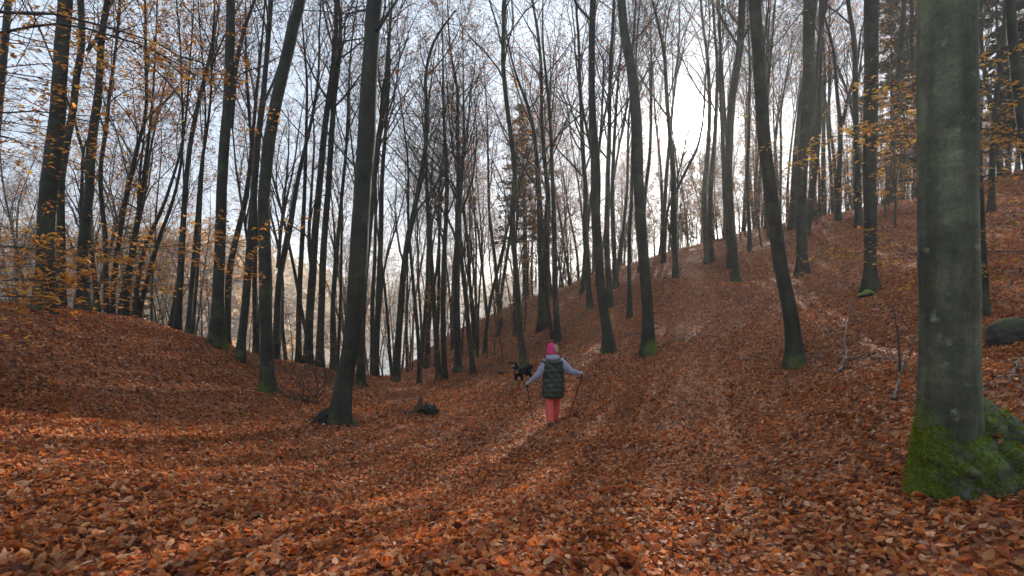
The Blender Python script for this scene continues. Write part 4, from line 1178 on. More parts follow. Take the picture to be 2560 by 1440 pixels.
# ------------------------------------------------------------------ saplings and shrubs
def sapling(label, px, py, h, pal, sprays, d=None, lsz=0.085, dens=2.5, group='young beech saplings', name='beech_sapling', flat=0.2, seed=0):
    random.seed(seed + int(px))
    if d is None:
        b0 = hit(px, py)
    else:
        x = (px - 1280) / F * d
        b0 = np.array([x, d, g1z(x, d)])
    root = empty(name, b0, label, 'sapling', group)
    P = wpath((0, 0, -0.08), (rnd(-.08, .08), rnd(-.08, .08), 1), h, 9, 0.05, 0.05)
    acc = Tubes(); acc.add(P, np.linspace(0.012 + 0.006 * h, 0.006, 10), 6)
    link('stem', acc.build('stem', BARK_TWIG), root)
    acc, tips = Tubes(), []
    for k in range(sprays):
        i = min(9, 2 + int(8 * (k + rnd(0, 1)) / sprays))
        az = k * 2.4 + rnd(-.4, .4)
        grow(acc, tips, P[i], (math.cos(az), math.sin(az), rnd(-0.05, 0.25)), rnd(0.35, 0.6) * min(h, 2.6), 0.007, 1, 3, (4, 3, 3), 0.0035, 0.0, 0.1)
    tw = link('twigs', acc.build('twigs', BARK_TWIG), root)
    if dens:
        link('leaves', leaves_mesh('leaves', tip_points(tips, dens, 0.03), lsz, pal, (0, 0, 0), flat=flat), tw)
    return root
SP = [('leafy beech sapling right of the thick upright left trunk', 730, 895, 2.4, 'rust', 9, 17.5), ('orange leafy sapling left of the great dark trunk', 790, 905, 2.0, 'rust', 9, 17.2),
      ('sapling with brown leaf sprays at the left foot of the great dark trunk', 815, 915, 1.7, 'rust', 7, 16.2), ('orange sapling between the lakeside stems right of the great trunk', 955, 950, 2.8, 'rust', 10, 20.5),
      ('golden sapling against the lake right of centre gap', 1075, 900, 5.2, 'gold', 16, 27.0), ('leafy sapling on the lip of the hollow', 1055, 950, 1.6, 'rust', 8, 20.8),
      ('tall orange sapling in the lakeside stand', 1030, 880, 6.0, 'gold', 16, 29.0), ('thin bare sapling on the shaded slope, leftmost of three', 1219, 895, 2.6, 'rust', 4, None),
      ('thin bare sapling on the shaded slope, middle of three', 1236, 890, 3.0, 'rust', 5, None), ('thin bare sapling on the shaded slope, rightmost of three', 1258, 906, 3.4, 'rust', 5, None),
      ('orange leafed sapling above the dog', 1290, 850, 3.4, 'gold', 9, 26.0), ('gold leafed sapling below the gap left of the thick green-footed beech', 505, 842, 3.4, 'yellow', 12, 19.0),
      ('rust sapling behind the slim leaning trunk', 620, 895, 2.6, 'rust', 9, 19.5), ('bare forked sapling on the left crest before the pale hillside', 392, 818, 2.6, 'rust', 6, 16.6),
      ('small sapling on the right slope beside the huge trunk', 2250, 880, 1.1, 'yellow', 5, 6.8)]
for i, (lb, px, py, h, pal, ns, d) in enumerate(SP):
    bare = 'bare' in lb
    sapling(lb, px, py, h, pal, ns, d, lsz=0.075 * max(1, (d or 16) / 16), dens=0.25 if bare else 2.0, seed=i)
def sap_run(n, px0, px1, d0, d1, pals, seed):
    nm = {'gold': 'golden', 'rust': 'rust brown', 'yellow': 'yellow'}
    for k in range(n):
        random.seed(seed + k)
        px = rnd(px0, px1); d = rnd(d0, d1); h = rnd(2.5, 6.5); pal = random.choice(pals)
        n1, n2 = between(px)
        sapling(f"{'tall' if h > 4.4 else 'low'} {nm[pal]} leafed sapling between the {n1} and the {n2}", px, 0, h, pal, 12, d, lsz=0.13, dens=2.4, group=f'leafy saplings between the {n1} and the {n2}', seed=seed + k)
sap_run(13, 900, 1320, 24, 40, ['gold', 'gold', 'rust'], 50)
sap_run(11, -60, 860, 19.5, 34, ['gold', 'yellow', 'rust'], 90)
sap_run(18, 1850, 2600, 20, 32, ['yellow', 'rust', 'gold'], 130)
sap_run(34, 1420, 2420, 29, 44, ['rust', 'rust', 'gold', 'yellow'], 170)

# thorny bare shrub left of the great dark trunk
random.seed(31)
b0 = hit(775, 1010)
shrub = empty('bare_shrub', b0, 'tangled bare brown shrub left of the great dark trunk', 'shrub')
acc, tips = Tubes(), []
for k in range(16):
    az = rnd(0, 6.28)
    grow(acc, tips, (rnd(-.3, .3), rnd(-.2, .2), -0.04), (math.cos(az) * 0.8, math.sin(az) * 0.5, rnd(0.4, 1.0)), rnd(0.9, 1.9), 0.014, 1, 3, (5, 4, 3), 0.0045, -0.02, 0.16)
tw = link('twigs', acc.build('twigs', BARK_TWIG), shrub)
link('leaves', leaves_mesh('leaves', tip_points(tips, 0.25, 0.02), 0.07, 'rust', (0, 0, 0)), tw)

# ------------------------------------------------------------------ stumps, stones, dead wood
def mosscol(lo=0.0, wood=(0.035, 0.026, 0.018), moss=(0.055, 0.085, 0.014)):
    def f(V, N):
        k = np.clip((N[:, 2:3] - lo) * 1.6 + 0.25 * np.sin(V[:, :1] * 31 + V[:, 1:2] * 27), 0, 1)
        return np.array(wood) * (1 - k) + np.array(moss) * k
    return f
def lump(name, label, cat, p, parts, voxel, colf, extra=None):
    o = empty(name, p, label, cat)
    link(extra or 'body', blob(extra or 'body', parts, voxel, 3, ROT, colf, noise=0.010), o)
    return o
# broken mossy log end with a pointed snag in the middle of the hollow
p = hit(1060, 1035)
st = empty('tree_stump', p, 'black mossy rotten stump with a pointed broken snag in the middle of the hollow', 'stump')
link('log_end', blob('log_end', [('t', [(-0.04, 0.02, 0.07), (0.10, -0.06, 0.09), (0.25, -0.14, 0.08)], [0.12, 0.135, 0.115]), ('e', (0.2, -0.02, 0.03), (0.14, 0.14, 0.08)), ('e', (-0.1, 0.05, 0.02), (0.18, 0.14, 0.08)), ('t', [(0.2, -0.1, 0.15), (0.27, -0.13, 0.22)], [0.04, 0.012]), ('t', [(0.05, -0.02, 0.16), (0.06, -0.03, 0.25)], [0.05, 0.012]), ('t', [(0.28, -0.16, 0.1), (0.36, -0.2, 0.13)], [0.04, 0.012])], 0.012, 1, ROT, mosscol(0.72, wood=(0.008, 0.007, 0.005), moss=(0.03, 0.042, 0.010)), noise=0.016), st)
for k in range(9):
    acc = Tubes(); dummy = []
    grow(acc, dummy, (rnd(-0.35, 0.05), rnd(-0.1, 0.15), 0.02), (rnd(-1, 0.6), rnd(-0.6, 0.3), rnd(0.1, 0.5)), rnd(0.3, 0.6), 0.009, 2, 3, (3, 3, 3), 0.004, -0.02, 0.2)
    link('twig', acc.build('twig', STICK), st)
snag = blob('snag', [('t', [(-0.12, 0.06, 0.0), (-0.11, 0.06, 0.15), (-0.09, 0.06, 0.28), (-0.085, 0.06, 0.40)], [0.12, 0.085, 0.05, 0.012]), ('t', [(-0.12, 0.06, 0.05), (-0.3, 0.0, 0.03), (-0.5, -0.04, -0.02)], [0.07, 0.05, 0.02]), ('t', [(-0.14, 0.08, 0.12), (-0.2, 0.08, 0.16), (-0.27, 0.08, 0.05)], [0.04, 0.03, 0.02])], 0.012, 1, ROT, lambda V, N: np.tile((0.075, 0.042, 0.026), (len(V), 1)), noise=0.005)
link('snag', snag, st)
# black root mass at the foot of the great dark trunk
p = hit(822, 1058)
o = empty('root_mound', p, 'black mossy root mound against the left of the great dark trunk', 'mound')
link('mound', blob('mound', [('e', (0.10, -0.02, 0.10), (0.24, 0.24, 0.26)), ('e', (-0.08, -0.04, 0.05), (0.22, 0.22, 0.20)), ('e', (-0.24, -0.06, 0.0), (0.16, 0.18, 0.13)), ('e', (0.02, -0.16, 0.0), (0.2, 0.16, 0.15)), ('t', [(-0.1, -0.05, 0.05), (-0.42, -0.1, 0.0), (-0.7, -0.14, -0.06)], [0.12, 0.055, 0.03])], 0.018, 6, ROT, mosscol(0.6, wood=(0.009, 0.008, 0.006), moss=(0.020, 0.030, 0.008)), noise=0.014), o)
q_ = hit(884, 1064) - p
link('root', blob('root', [('t', [q_ + (-0.20, 0.12, 0.16), q_ + (-0.06, 0.03, 0.06), q_ + (0.05, -0.02, 0.01), q_ + (0.12, -0.05, -0.05)], [0.11, 0.075, 0.05, 0.03])], 0.014, 3, ROT, mosscol(-0.1, wood=(0.012, 0.012, 0.008), moss=(0.05, 0.075, 0.014)), noise=0.006), o)
# mossy boulder at the far right
p = hit(2535, 850)
lump('boulder', 'dark mossy boulder on the right slope behind the huge trunk', 'boulder', p, [('e', (0, 0, 0.08), (0.34, 0.28, 0.24)), ('e', (0.2, 0.1, 0.02), (0.30, 0.26, 0.2)), ('e', (-0.18, -0.05, 0.0), (0.18, 0.2, 0.15))], 0.025, mosscol(0.35, wood=(0.03, 0.027, 0.022), moss=(0.035, 0.05, 0.012)), 'rock')
p = hit(985, 955)
lump('tree_stump', 'small black stump at the lip of the hollow right of the great trunk', 'stump', p, [('e', (0, 0, 0.06), (0.16, 0.14, 0.15)), ('e', (0.12, 0, 0.03), (0.14, 0.1, 0.08))], 0.02, mosscol(0.6), 'stub')
p = hit(1256, 935)
lump('dead_log', 'short dark log end on the leaves left of the dog', 'log', p, [('t', [(-0.14, 0, 0.05), (0.16, 0.1, 0.07)], [0.06, 0.05])], 0.012, mosscol(0.6), 'log')
p = hit(2170, 742)
lump('mossy_root', 'bright green mossy root below the broad-footed grey beech', 'root', p, [('t', [(-0.28, 0, 0.02), (0, 0.02, 0.10), (0.30, 0.05, 0.04)], [0.05, 0.10, 0.05])], 0.02, mosscol(-0.3, moss=(0.12, 0.17, 0.02)), 'root')

def stick(label, pix, w, twigs=2, lift=0.02, name='fallen_branch', group='fallen branches on the leaves'):
    Q = [hit(a, c) for a, c in pix]
    if any(q is None for q in Q):
        return
    Q = [q + np.array([0, 0, lift + (rnd(0, 0.05) if 0 < i < len(Q) - 1 else 0)]) for i, q in enumerate(Q)]
    dm = float(np.mean([q[1] for q in Q]))
    b0 = Q[0].copy()
    r0 = w * dm / (2 * F)
    Pq, rr = resample(Q, np.linspace(r0, r0 * 0.4, len(Q)), 0.12)
    Pq[1:-1] += RNG.normal(0, 0.012, Pq[1:-1].shape)
    o = empty(name, b0, label, 'branch', group)
    acc = Tubes(); acc.add(Pq, rr, 6)
    lb_ = link('limb', acc.build('limb', STICK, b0), o)
    for k in range(twigs):
        acc = Tubes(); dummy = []
        i = random.randrange(len(Pq) // 3, len(Pq) - 1)
        dd = side_dir(Pq[min(i + 1, len(Pq) - 1)] - Pq[i - 1], rnd(0.5, 0.9), rnd(0, 6.28)); dd[2] = abs(dd[2]) * 0.3
        grow(acc, dummy, Pq[i], dd, rnd(0.15, 0.35) * np.linalg.norm(Q[-1] - Q[0]), rr[i] * 0.6, 2, 3, (3, 3, 3), r0 * 0.2, 0, 0.14)
        link('twig', acc.build('twig', STICK, b0), lb_)
random.seed(77)
stick('forked dead branch lying uphill of the walker left of the pink hat', [(1318, 878), (1335, 862), (1352, 850), (1376, 838)], 6)
stick('long dark branch on the slope below the thin grey beech pair', [(1420, 814), (1440, 795), (1462, 780), (1480, 768)], 5)
stick('dark branch on the ridge slope high above the walker', [(1395, 742), (1420, 728), (1445, 718)], 4)
stick('pale branch trailing right from the leaning grey beech roots', [(1540, 848), (1565, 842), (1590, 838), (1612, 834)], 4, 4)
stick('thin pale branch on the mid right slope', [(1722, 855), (1745, 838), (1775, 822)], 4, 2)
stick('long thin branch across the right slope under the bent trunk', [(1745, 745), (1790, 735), (1830, 726)], 3, 2)
stick('pale forked branch left of the huge mossy trunk', [(2090, 938), (2115, 905), (2150, 898), (2200, 905), (2270, 902)], 6, 4)
stick('bent branch standing in the leaves right of the bent trunk', [(2100, 935), (2118, 900), (2112, 862), (2120, 800), (2124, 770)], 5, 2, 0.05)
stick('pale roots and sticks at the foot of the bent trunk', [(2000, 905), (2025, 890), (2048, 900), (2060, 905)], 4, 5)
stick('arched stick below the broad-footed grey beech', [(2088, 770), (2105, 748), (2130, 736), (2155, 728)], 4, 1)
stick('twiggy dead branch left of the huge mossy trunk, nearest it', [(2236, 1010), (2248, 960), (2262, 910), (2275, 880)], 6, 5, 0.05)
stick('dark stick in the near leaves at lower right', [(1780, 1320), (1830, 1340), (1875, 1368)], 8, 2)
stick('dark fallen stick on the left slope', [(270, 872), (290, 870), (304, 866)], 4, 1)
stick('dark fallen stick below the thick green-footed beech', [(464, 868), (490, 874), (522, 884)], 4, 2)
stick('thin arched stick on the leaves left of the great dark trunk', [(575, 1118), (610, 1102), (650, 1096), (690, 1118)], 4, 2)
stick('thin branches at the right edge behind the mossy roots', [(2556, 900), (2535, 940), (2520, 985)], 8, 5)
stick('twig pile below the great dark trunk', [(705, 1050), (760, 1052), (820, 1062), (900, 1068)], 4, 6)
stick('brushwood on the brow beside the hazy trunks', [(2105, 560), (2130, 548), (2150, 556)], 4, 7)
stick('branch lying up the slope right of the crooked-topped trunk', [(1640, 870), (1665, 858), (1700, 850)], 4, 4)
stick('long low branch across the leaves left of the dog', [(1195, 922), (1225, 920), (1248, 918)], 3, 2)

# ------------------------------------------------------------------ single near leaves (the 300 that show largest)
random.seed(55)
leaf_meshes = []
NPAL = [(0.42, 0.155, 0.06), (0.38, 0.125, 0.048), (0.48, 0.22, 0.10), (0.32, 0.10, 0.04), (0.50, 0.29, 0.16), (0.48, 0.14, 0.035), (0.40, 0.18, 0.085), (0.26, 0.09, 0.045)]
for k in range(16):
    # finely cut oval leaf with a midrib fold and a curl
    n = 7
    tt = np.linspace(0, 1, n)
    wv = 0.30 * np.sin(math.pi * tt ** 0.85) ** 0.8
    fold, curl, tw_ = rnd(-0.1, 0.7), rnd(-0.5, 0.8), rnd(-0.5, 0.5)
    V = []
    for t_, w_ in zip(tt, wv):
        zc = curl * (t_ - 0.5) ** 2
        for s_ in (-1, 0, 1):
            y_ = s_ * w_
            V.append((t_ - 0.5, y_ * math.cos(tw_ * (t_ - .5)), zc + abs(y_) * fold + y_ * math.sin(tw_ * (t_ - .5)) + random.gauss(0, 0.012)))
    Fq = []
    for i in range(n - 1):
        for s_ in (0, 1):
            Fq.append((3 * i + s_, 3 * i + s_ + 1, 3 * i + s_ + 4, 3 * i + s_ + 3))
    c = np.array(NPAL[k % 8]) * rnd(0.8, 1.15)
    leaf_meshes.append(mk('fallen_leaf', np.array(V), [Fq], LEAF, np.tile(c, (len(V), 1)), smooth=True))
for k, q_ in enumerate(LEAF_SPOTS):
    o = link('fallen_leaf', leaf_meshes[k % 16], ground)
    o.location = q_ + np.array([0, 0, 0.012])
    o.rotation_euler = (random.gauss(0, 0.3), random.gauss(0, 0.3), rnd(0, 6.28))
    o.scale = (rnd(0.065, 0.085),) * 3
for k in range(278):
    d = math.sqrt(rnd(2.55 ** 2, 4.6 ** 2))
    x = rnd(-1.05, 1.05) * d
    o = link('fallen_leaf', leaf_meshes[k % 16], ground)
    sx, sy = slope_at(np.array([x]), np.array([d]))[0]
    o.location = (x, d, g1z(x, d) + rnd(0.045, 0.065))
    o.rotation_euler = (random.gauss(math.atan(sy), 0.35), random.gauss(-math.atan(sx), 0.35), rnd(0, 6.28))
    s_ = rnd(0.065, 0.10)
    o.scale = (s_, s_, s_)

# ------------------------------------------------------------------ the walker
random.seed(8)
SKIN = plain('skin', (0.50, 0.30, 0.22), 0.55, 0.08, 20)
VESTM = plain('dark_green_quilted_nylon', (0.024, 0.038, 0.024), 0.5, 0.25, 14, 0.2)
HOODIE = plain('grey_blue_fleece', (0.27, 0.27, 0.36), 0.95, 0.15, 60, 0.3, 0.3)
PANTS = plain('coral_trousers', (0.62, 0.095, 0.075), 0.8, 0.12, 25, 0.2)
HATM = plain('pink_knit', (0.62, 0.03, 0.16), 0.9, 0.2, 70, 0.5)
POMM = plain('cream_fur', (0.62, 0.46, 0.30), 0.95, 0.3, 40)
SHOEM = plain('dark_shoe', (0.03, 0.028, 0.03), 0.6, 0.3, 30)
BLACKP = plain('black_grip', (0.012, 0.012, 0.013), 0.5, 0.2, 30)
POLEM = plain('orange_black_shaft', (0.10, 0.025, 0.015), 0.4, 0.3, 12)

pp_ = hit(1383, 1066)
PD = pp_[1]
sc_ = PD / 9.6
def LG(x, y):
    return g1z(pp_[0] + x * sc_, PD + y * sc_) / sc_ - pp_[2] / sc_
person = empty('person', pp_, 'person in green quilted vest, pink bobble hat and coral trousers walking away with poles', 'person')
person.scale = (sc_,) * 3
zl, zr = LG(-0.05, 0.0), LG(0.07, 0.34)
fl_ = np.array([-0.05, 0.0, zl]); fr_ = np.array([0.07, 0.34, zr])
hipL, hipR = np.array([-0.085, 0.13, 0.84]), np.array([0.095, 0.15, 0.84])
kneeL, kneeR = np.array([-0.065, 0.11, 0.45 + zl * .5]), np.array([0.085, 0.30, 0.46 + zr * .5])
ankL, ankR = fl_ + (0, 0, 0.10), fr_ + (0, 0, 0.09)
shL, shR = np.array([-0.165, 0.15, 1.27]), np.array([0.195, 0.15, 1.28])
elL, elR = np.array([-0.295, 0.11, 1.00]), np.array([0.375, 0.12, 1.065])
wrL, wrR = np.array([-0.448, 0.22, 0.845]), np.array([0.556, 0.25, 1.005])
hdL, hdR = np.array([-0.495, 0.26, 0.812]), np.array([0.610, 0.28, 1.0])
parts = [('t', [hipL * .5 + hipR * .5, (0.005, 0.14, 1.0), (0.01, 0.15, 1.18), (0.012, 0.15, 1.27)], [0.145, 0.125, 0.135, 0.12]),
         ('t', [shL, (0.0, 0.15, 1.26), shR], [0.05, 0.085, 0.05]),
         ('t', [(0.0, 0.15, 1.30), (-0.015, 0.16, 1.42)], [0.06, 0.052]),
         ('e', (-0.02, 0.165, 1.495), (0.076, 0.093, 0.115)), ('e', (-0.02, 0.262, 1.485), (0.012, 0.022, 0.018)), ('e', (-0.02, 0.22, 1.43), (0.04, 0.035, 0.03)),
         ('e', (-0.098, 0.155, 1.49), (0.012, 0.02, 0.032)), ('e', (0.058, 0.155, 1.49), (0.012, 0.02, 0.032)),
         ('t', [shL, elL, wrL], [0.050, 0.041, 0.028]), ('t', [shR, elR, wrR], [0.050, 0.041, 0.028]),
         ('t', [hipL, kneeL, ankL], [0.088, 0.056, 0.038]), ('t', [hipR, kneeR, ankR], [0.088, 0.056, 0.038]),
         ('t', [ankL, fl_ + (0, 0.14, 0.035)], [0.04, 0.032]), ('t', [ankR, fr_ + (0, 0.14, 0.035)], [0.04, 0.032])]
def hand(c, wr, axis_):
    """palm and five bent fingers closed round a pole handle running along axis_"""
    out = []
    f = unit(c - wr); ax = unit(axis_); sd_ = unit(np.cross(f, ax))
    palm = c + f * 0.02 - sd_ * 0.022
    out.append(('t', [wr, c * .6 + wr * .4, palm], [0.027, 0.030, 0.030]))
    for k in range(4):
        o = ax * (0.026 - 0.0185 * k)
        ln = [0.9, 1.0, 0.95, 0.78][k]
        out.append(('t', [palm + o + f * 0.012, palm + o + f * 0.042 * ln + sd_ * 0.012, palm + o + f * 0.040 * ln + sd_ * 0.040, palm + o + f * 0.012 + sd_ * 0.048], [0.0105, 0.0098, 0.009, 0.008]))
    out.append(('t', [palm + ax * 0.025 - f * 0.012, palm + ax * 0.045 + sd_ * 0.022 + f * 0.004, palm + ax * 0.046 + sd_ * 0.044 + f * 0.018], [0.0125, 0.011, 0.009]))
    return out, palm + f * 0.018 + sd_ * 0.018
tipL = np.array([-0.375, 0.62, 0]); tipL[2] = LG(tipL[0], tipL[1])
tipR = np.array([0.40, 0.85, 0]); tipR[2] = LG(tipR[0], tipR[1])
h1, gripL = hand(hdL, wrL, hdL - tipL); h2, gripR = hand(hdR, wrR, hdR - tipR)
parts += h1 + h2
body = link('body', blob('body', parts, 0.009, 2, SKIN), person)

def loft(name, rings, mat, sides=28, close=True, parent=person):
    """rings: (cx, cy, z, rx, ry)"""
    a = np.arange(sides) * 2 * math.pi / sides
    V = []
    for (cx, cy, z, rx, ry) in rings:
        V.append(np.stack([cx + rx * np.cos(a), cy + ry * np.sin(a), np.full(sides, z)], 1))
    V = np.concatenate(V); n = len(rings)
    i = np.arange(n - 1)[:, None] * sides; j = np.arange(sides)[None]; j2 = (j + 1) % sides
    q = np.stack([i + j, i + j2, i + sides + j2, i + sides + j], -1).reshape(-1, 4)
    return link(name, mk(name, V, [q], mat), parent)

# quilted vest: rings bulge between the stitch lines
rings = []
prof = [(0.548, 0.196, 0.175), (0.62, 0.212, 0.188), (0.75, 0.212, 0.184), (0.90, 0.204, 0.170), (1.00, 0.200, 0.160), (1.12, 0.202, 0.158), (1.22, 0.210, 0.150), (1.29, 0.214, 0.130), (1.325, 0.180, 0.105), (1.345, 0.120, 0.09), (1.36, 0.085, 0.078)]
pz = [p_[0] for p_ in prof]
NR = 70
for k in range(NR + 1):
    z = 0.548 + (1.36 - 0.548) * k / NR
    rx, ry = np.interp(z, pz, [p_[1] for p_ in prof]), np.interp(z, pz, [p_[2] for p_ in prof])
    ph_ = (z - 0.548) / 0.098
    puff = 0.009 * (abs(math.sin(math.pi * ph_)) ** 0.6 - 0.6) if z < 1.26 else 0.0
    rings.append((0.013 + 0.004 * math.sin(z * 9), 0.145, z, rx * 1.08 + puff, ry + puff))
rings = [(0.013, 0.145, 0.56, 0.165, 0.145)] + rings
vest = loft('vest', rings, VESTM, 40)
me = vest.data
co = np.empty(len(me.vertices) * 3, np.float32); me.vertices.foreach_get('co', co); co = co.reshape(-1, 3)
co[:, 0] += 0.006 * np.sin(co[:, 2] * 40 + co[:, 1] * 30) ; co[:, 1] += 0.006 * np.sin(co[:, 2] * 33 + co[:, 0] * 37)
co[:, 2] += 0.010 * np.sin(co[:, 0] * 16 + 1.0) + 0.006 * np.sin(co[:, 0] * 41)
me.vertices.foreach_set('co', co.ravel()); me.update()
link('vest_hood', blob('vest_hood', [('t', [(-0.11, 0.10, 1.31), (-0.05, 0.03, 1.27), (0.02, 0.015, 1.255), (0.09, 0.03, 1.27), (0.14, 0.10, 1.31)], [0.030, 0.045, 0.052, 0.045, 0.030])], 0.012, 3, VESTM), vest)
hood = link('hoodie', blob('hoodie', [('t', [(-0.10, 0.17, 1.36), (-0.07, 0.07, 1.35), (0.01, 0.035, 1.345), (0.08, 0.07, 1.35), (0.10, 0.17, 1.36)], [0.045, 0.05, 0.055, 0.05, 0.045]), ('e', (-0.005, 0.11, 1.39), (0.085, 0.08, 0.045)), ('t', [(-0.05, 0.09, 1.41), (0.05, 0.07, 1.37)], [0.035, 0.03])], 0.011, 3, HOODIE), person)
def sleeve(a_, b_, c_):
    a_, b_, c_ = map(np.array, (a_, b_, c_))
    pts = [a_, a_ * .5 + b_ * .5, b_, b_ * .5 + c_ * .5, c_]
    Pq, rr = resample(pts, [0.092, 0.080, 0.066, 0.056, 0.042], 0.018)
    n = len(Pq)
    rr = rr * (1 + 0.05 * np.sin(np.arange(n) * 1.3) + 0.04 * np.sin(np.arange(n) * 0.7 + 1))
    acc = Tubes(); acc.add(Pq, rr, 18)
    return link('sleeve', acc.build('sleeve', HOODIE), hood)
sleeve(shL + (0.06, 0, 0.01), elL, wrL); sleeve(shR + (-0.06, 0, 0.01), elR, wrR)
def trouser(h_, k_, a_, f):
    pts = [h_ + (0, 0, 0.02), h_ * .5 + k_ * .5, k_, k_ * .5 + a_ * .5, a_ + (0, 0.0, -0.03)]
    Pq, rr = resample(pts, [0.095, 0.098, 0.087, 0.082, 0.074], 0.02)
    n = len(Pq)
    rr = rr * (1 + 0.035 * np.sin(np.arange(n) * 0.9 + f) + 0.03 * np.sin(np.arange(n) * 2.1 + f))
    acc = Tubes(); acc.add(Pq, rr, 20)
    return acc.build('trouser_leg', PANTS)
tro = link('trousers', blob('trousers', [('e', (0.005, 0.14, 0.83), (0.14, 0.115, 0.12))], 0.02, 2, PANTS), person)
link('trouser_leg', trouser(hipL, kneeL, ankL, 0), tro); link('trouser_leg', trouser(hipR, kneeR, ankR, 1), tro)
for f_ in (fl_, fr_):
    link('shoe', blob('shoe', [('t', [f_ + (0, -0.05, 0.045), f_ + (0, 0.06, 0.045), f_ + (0.005, 0.17, 0.035)], [0.045, 0.045, 0.038]), ('e', f_ + (0, -0.02, 0.09), (0.048, 0.055, 0.04)), ('e', f_ + (0, 0.06, 0.014), (0.048, 0.145, 0.014))], 0.01, 2, SHOEM), person)
# knitted hat: dome with a turned-up rim
rg_ = []
for k in range(15):
    t_ = k / 14
    z = 1.432 + 0.205 * math.sin(t_ * math.pi / 2)
    r = 0.097 * math.cos(t_ * math.pi / 2) ** 0.75
    rg_.append((-0.02 - 0.01 * t_, 0.158, z + 0.01 * t_, max(r, 0.002), max(r * 1.1, 0.002)))
rg_ = [(-0.02, 0.158, 1.445, 0.085, 0.095), (-0.02, 0.158, 1.430, 0.096, 0.106)] + rg_
hat = loft('hat', rg_, HATM, 26)
link('hat_rim', loft('x', [(-0.02, 0.158, 1.425, 0.094, 0.104), (-0.02, 0.158, 1.428, 0.104, 0.114), (-0.02, 0.158, 1.450, 0.107, 0.117), (-0.02, 0.158, 1.472, 0.104, 0.114), (-0.02, 0.158, 1.476, 0.093, 0.103)], HATM, 26).data, hat)
bpy.data.objects.remove(bpy.data.objects['x'])
pm = blob('bobble_core', [('e', (0.052, 0.115, 1.555), (0.040, 0.042, 0.048)), ('e', (0.070, 0.11, 1.51), (0.03, 0.034, 0.045))], 0.009, 2, POMM)
pom = link('bobble', pm, hat)
q1, q2 = surf_points(pm, 2600, lambda V, N: N[:, 2] > -2)
link('bobble_fur', tuft_mesh('bobble_fur', q1, q2, 0.022, 0.0016, [(0.66, 0.50, 0.34), (0.56, 0.38, 0.22), (0.72, 0.60, 0.44)], attr_mat('bobble_hair', 0.9, 0.2)), pom)['kind'] = 'stuff'

# the two walking poles (held, so things of their own)
def pole(label, grip, tip):
    w0 = np.array(pp_)
    A = w0 + (grip + unit(grip - tip) * 0.05) * sc_; B = w0 + tip * sc_ - np.array([0, 0, 0.02])
    o = empty('walking_pole', B, label, 'walking pole', 'walking poles of the walker')
    ax = unit(A - B); L = np.linalg.norm(A - B)
    def seg(nm, a_, b_, ra, rb, mat, par=o):
        acc = Tubes(); acc.add(np.linspace(ax * a_ * L, ax * b_ * L, 4), np.linspace(ra, rb, 4), 10)
        return link(nm, acc.build(nm, mat), par)
    sh = seg('shaft', 0.0, 0.86, 0.008, 0.011, POLEM)
    g_ = seg('grip', 0.85, 1.0, 0.015, 0.017, BLACKP)
    link('grip_top', blob('grip_top', [('e', ax * L, (0.02, 0.02, 0.02))], 0.006, 1, BLACKP), g_)
    seg('lock', 0.55, 0.58, 0.012, 0.012, BLACKP, sh)
    seg('basket', 0.055, 0.07, 0.03, 0.006, BLACKP, sh)
    acc = Tubes()
    top = ax * L * 0.985
    acc.add(np.array([top, top + (0.03, -0.02, -0.04), top + (0.028, -0.03, -0.13), top + (0.0, -0.02, -0.17), top + (-0.012, -0.01, -0.1), ax * L * 0.93]), np.full(6, 0.008), 5)
    link('wrist_strap', acc.build('wrist_strap', BLACKP), g_)
pole('walking pole in the left hand of the walker, planted near the dog', gripL, tipL)
pole('walking pole in the outstretched right hand of the walker', gripR, tipR)

# ------------------------------------------------------------------ the dog
DOGM = attr_mat('dog_coat', 0.8, 0.35, 45)
DOGM.node_tree.nodes['Principled BSDF'].inputs['Specular IOR Level'].default_value = 0.15
dp = hit(1295, 972)
u = unit(np.array([0.50, 0.86]))          # from chest to tail, in plan
sdv = np.array([-u[1], u[0]])
def D(a_, s_, z):
    return np.array([a_ * u[0] + s_ * sdv[0], a_ * u[1] + s_ * sdv[1], z])
def DG(a_, s_):
    q = D(a_, s_, 0)
    return g1z(dp[0] + q[0], dp[1] + q[1]) - dp[2]
dog = empty('dog', dp, 'black and tan dog standing by the walker, looking back at the camera', 'dog')
cdir = unit(np.array([-0.12, -1.0, -0.10]))
csd = unit(np.cross(cdir, (0, 0, 1.0)))
hz_ = DG(0.3, 0)
hd = D(-0.17, 0.06, 0.68)
parts = [('t', [D(0.02, 0, 0.48), D(0.2, 0, 0.485 + hz_ * .4), D(0.42, 0, 0.51 + hz_), D(0.58, 0, 0.52 + hz_)], [0.115, 0.118, 0.092, 0.098]),
         ('e', D(0.02, 0, 0.46), (0.105, 0.105, 0.13)),
         ('t', [D(0.0, 0, 0.54), D(-0.09, 0, 0.61), hd], [0.09, 0.075, 0.065]),
         ('e', hd + cdir * 0.01, (0.078, 0.078, 0.072)), ('t', [hd + cdir * 0.05 + (0, 0, -0.015), hd + cdir * 0.15 + (0, 0, -0.035)], [0.047, 0.030]),
         ('e', hd + cdir * 0.175 + (0, 0, -0.025), (0.015, 0.012, 0.011))]
